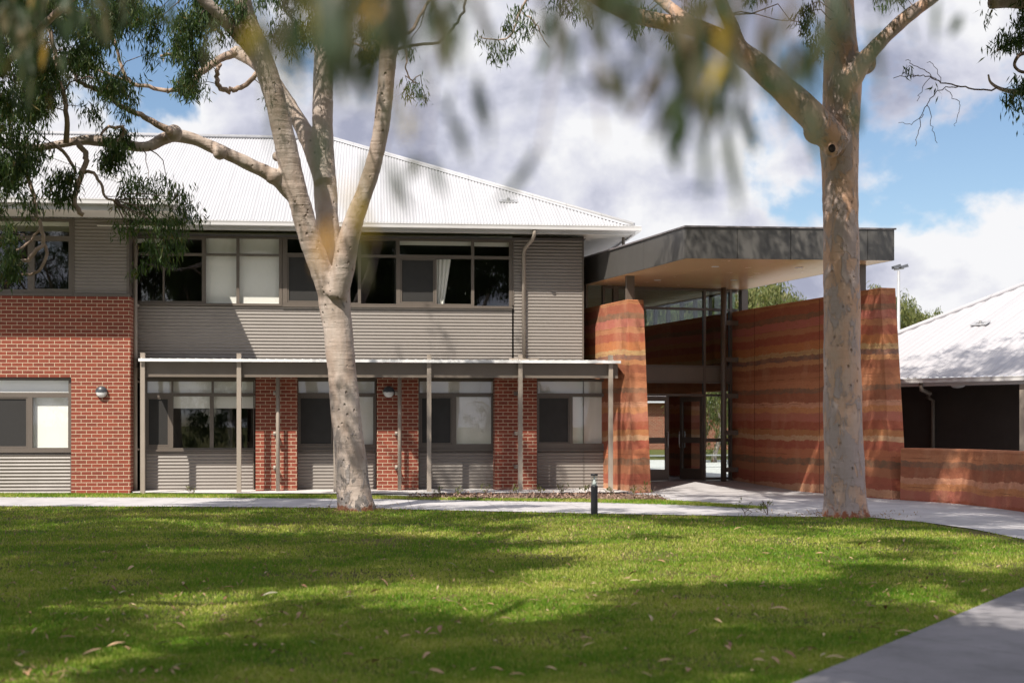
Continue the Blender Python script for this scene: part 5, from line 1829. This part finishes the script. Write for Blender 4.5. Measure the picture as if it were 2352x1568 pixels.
# ---------------------------------------------------------------- courtyard behind the entrance
cy = MB()
cy.poly([(4, 40, .02), (9, 36, .02), (22, 44, .02), (24, 64, .02), (0, 64, .02)])
tag(cy.build("courtyard_paving", M['apron']), kind='structure')
cb0 = P(1510, 1000, 92)
cyb = empty("courtyard_building", (cb0.x, cb0.y, 0), 0, "brick building across the courtyard, seen through the left entrance door", "building")
m_ = MB(); m_.box(-9, 9, 0, 6, 0, 3.0); m_.build("wall", M['brick'], cyb)
m_ = MB(); m_.hexa([(-9.5, -.6, 3.0), (9.5, -.6, 3.0), (9.5, 6.6, 3.0), (-9.5, 6.6, 3.0)], [(-6, 2.8, 5.0), (6, 2.8, 5.0), (6, 3.2, 5.0), (-6, 3.2, 5.0)]); m_.build("roof", M['roof_grey'], cyb)


def bench(u, D, label):
    c = P(u, 1000, D)
    r_ = empty("bench", (c.x, D, 0.02), R(18), label, "bench", "benches in the courtyard")
    m = MB(); m.box(-.9, .9, -.2, .2, .43, .47); m.build("seat", M['steel'], r_)
    for sx in (-.65, .65):
        m = MB()
        m.tube([(sx - .14, 0, 0), (sx, 0, .43)], .025, 6)
        m.tube([(sx + .14, 0, 0), (sx, 0, .43)], .025, 6)
        m.build("leg", M['steel'], r_)


bench(1507, 52, "steel bench in the courtyard seen through the left entrance door")
bench(1640, 53, "steel bench in the courtyard seen through the sidelight right of the doors")

# ================================================================== GRASS, LITTER, PLANTS
lowx = np.array([p[0] for p in low])
lowy = np.array([p[1] for p in low])
o_ = np.argsort(lowx)


def in_lawn(x, y, pad=0.0):
    lim = np.interp(x, lowx[o_], lowy[o_])
    side = (x - npth[1][0]) * dy_ - (y - npth[1][1]) * dx_
    return (y < lim + pad) & (side < 0.02)


def blades(name, x, y, z, h, wdt, rng):
    n = len(x)
    az = rng.uniform(0, 2 * np.pi, n)
    lean = rng.uniform(.0, .75, n)
    hh = h * rng.uniform(.55, 1.3, n)
    ww = wdt * rng.uniform(.7, 1.3, n) * .5
    ca, sa_ = np.cos(az), np.sin(az)
    la = az + rng.uniform(-1.5, 1.5, n)
    b0 = np.stack([x - ca * ww, y - sa_ * ww, z], 1)
    b1 = np.stack([x + ca * ww, y + sa_ * ww, z], 1)
    tp_ = np.stack([x + np.cos(la) * lean * hh, y + np.sin(la) * lean * hh, z + hh], 1)
    verts = np.stack([b0, b1, tp_], 1).reshape(-1, 3)
    me = bpy.data.meshes.new(name)
    me.vertices.add(3 * n)
    me.vertices.foreach_set('co', verts.astype(np.float32).ravel())
    me.loops.add(3 * n)
    me.loops.foreach_set('vertex_index', np.arange(3 * n, dtype=np.int32))
    me.polygons.add(n)
    me.polygons.foreach_set('loop_start', np.arange(0, 3 * n, 3, dtype=np.int32))
    me.update(calc_edges=True)
    o = link_mesh(name, me, M['blade'])
    return tag(o, kind='stuff')


rb = np.random.default_rng(77)
NBL = 520000
uu = rb.uniform(-120, 2470, NBL)
vv = 1160 + (1640 - 1160) * rb.uniform(0, 1, NBL) ** 1.0
Dd = EYE * F / (vv - HOR)
xx = (uu - U0) / F * Dd
ok = in_lawn(xx, Dd, .04)
thin_ = np.array([mnoise.noise((float(a) * .9, float(b) * .9, 8.0)) + .5 * mnoise.noise((float(a) * 4, float(b) * 4, 2.0)) for a, b in zip(xx, Dd)])
ok &= (thin_ < .34) | (rb.uniform(0, 1, NBL) < .35)          # worn, thin patches
xx, Dd = xx[ok], Dd[ok]
tag(blades("grass", xx, Dd, np.zeros(len(xx)), 0.020 + 0.0006 * Dd, 0.0045 + .00062 * Dd, rb), "short green mown lawn grass with paler dry patches", "grass")
# grass strip by the building
spn = 26000
ts = rb.uniform(0, 1, spn)
us = rb.uniform(-60, 1760, spn)
top_v = np.interp(us, [q[0] for q in strip_top] + [1765], [q[1] for q in strip_top] + [1168])
bot_v = np.interp(us, [q[0] for q in PATH_UP], [q[1] for q in PATH_UP])
vs_ = top_v + (bot_v - top_v) * ts
Ds = (EYE - .03) * F / (vs_ - HOR)
tag(blades("verge_grass", (us - U0) / F * Ds, Ds, np.full(spn, .028), .05, .022, rb), "narrow grass verge between path and building", "grass")

# mulch chips
nch = 2600
us = rb.uniform(935, 1530, nch)
tv = np.interp(us, [930, 1010, 1240, 1420, 1500, 1535], [1144, 1139, 1136, 1136, 1141, 1149])
bv = np.interp(us, [930, 1100, 1300, 1470, 1535], [1144, 1147, 1149, 1150, 1149])
vs_ = tv + (bv - tv) * rb.uniform(0, 1, nch)
Ds = (EYE - .04) * F / (vs_ - HOR)
chip = leaf_mesh("mulch", [((u - U0) / F * D, D, .075) for u, D in zip(us, Ds)], [.0001] * nch, [1] * nch, .07, .035, rb, hang=.25)
tag(link_mesh("mulch", chip, M['chip']), "loose bark mulch in the garden bed", "mulch", None, 'stuff')

# young plants in the bed and weeds near the path
def sprig(u, v, h, nl, seed, label, grp, z=.04, spread=.10):
    rng = np.random.default_rng(seed)
    x, y = G(u, v, z)
    r_ = empty("young_plant", (x, y, z), 0, label, "plant", grp)
    st_ = MB()
    for k in range(3):
        st_.tube([(0, 0, 0), (rng.normal(0, spread * .4), rng.normal(0, spread * .4), h * .5), (rng.normal(0, spread * .8), rng.normal(0, spread * .8), h)], .006, 5)
    st_.build("stem", M['twig'], r_)
    link_mesh("leaves", leaf_mesh("leaves", [(0, 0, h * .7)] * 3, [spread] * 3, [nl // 3] * 3, .07, .028, rng, hang=-.6), M['leaf_far'], r_)


for i, (u, v) in enumerate([(1052, 1140), (1118, 1138), (1180, 1138), (1238, 1137), (1290, 1139), (1345, 1137), (1398, 1138), (1455, 1141), (1487, 1144), (1010, 1143)]):
    sprig(u, v, .16 + .05 * (i % 3), 24, 100 + i, "small leafy seedling standing in the mulch bed", "seedlings in the mulch bed")
sprig(1763, 1184, .26, 36, 130, "small grey green weed at the lawn edge beside the path tip", None, .0, .16)
sprig(1712, 1186, .16, 20, 131, "low grey weed tuft on the path edge left of the bigger weed", None, .0, .16)
sprig(440, 1136, .14, 16, 132, "dry weed by the verandah post left of the second post", None, .0, .1)

# fallen leaves: one curled leaf mesh, copied
lfm = bpy.data.meshes.new("fallen_leaf")
vsx, fsx = [], []
ns = 7
for i in range(ns):
    t_ = i / (ns - 1)
    wv_ = math.sin(math.pi * min(1, t_ * .96 + .02)) ** .8 * .5
    zc_ = .20 * math.sin(math.pi * t_) + .02
    for sx in (-1, 0, 1):
        vsx.append((t_ - .5, sx * wv_ * .22, zc_ + (.05 if sx else 0)))
for i in range(ns - 1):
    for k in range(2):
        a = i * 3 + k
        fsx.append((a, a + 1, a + 4, a + 3))
lfm.from_pydata(vsx, [], fsx)
lfm.polygons.foreach_set('use_smooth', [True] * len(fsx))
lfm.materials.append(M['fallen'])
rl = np.random.default_rng(3)
proto = None
cnt_ = 0
while cnt_ < 285:
    u, v = rl.uniform(20, 2340), 1195 + 370 * rl.uniform(0, 1) ** .8
    if rl.uniform() < .35 and v < 1330:
        continue
    x, y = G(u, v)
    if not in_lawn(np.array([x]), np.array([y]), -.2)[0]:
        continue
    if proto is None:
        proto = bpy.data.objects.new("fallen_leaf", lfm)
        o = proto
    else:
        o = proto.copy()
    COL.objects.link(o)
    L_ = rl.uniform(.08, .15)
    o.scale = (L_, L_ * rl.uniform(.8, 1.3), L_ * rl.uniform(.3, .75))
    o.location = (x, y, .030 + .0004 * y)
    o.rotation_euler = (rl.normal(0, .25), rl.normal(0, .2), rl.uniform(0, 6.28))
    tag(o, "dry curled gum leaf fallen on the lawn", "leaf", "fallen gum leaves on the lawn")
    cnt_ += 1
# finer litter and chips of bark, nobody could count them
nlt = 1500
ul, vl = rb.uniform(-50, 2400, nlt), 1180 + 400 * rb.uniform(0, 1, nlt)
Dl = EYE * F / (vl - HOR)
xl = (ul - U0) / F * Dl
ok = in_lawn(xl, Dl, -.1)
ok &= np.array([mnoise.noise((float(a) * .35, float(b) * .35, 3.0)) > -.15 for a, b in zip(xl, Dl)])
xl, Dl = xl[ok], Dl[ok]
for (cx_, cy_) in ((base_l.x, base_l.y), (base_r.x, base_r.y)):
    aa_ = rb.uniform(0, 6.283, 260)
    rr_ = .42 + np.abs(rb.normal(0, .45, 260))
    xl = np.concatenate([xl, cx_ + rr_ * np.cos(aa_)])
    Dl = np.concatenate([Dl, cy_ + rr_ * np.sin(aa_)])
lit = leaf_mesh("leaf_litter", [(a, b, .045) for a, b in zip(xl, Dl)], [.0001] * len(xl), [1] * len(xl), .07, .016, rb, hang=.25)
tag(link_mesh("leaf_litter", lit, M['litter']), "scattered tan leaf litter lying in the grass", "leaf litter", None, 'stuff')
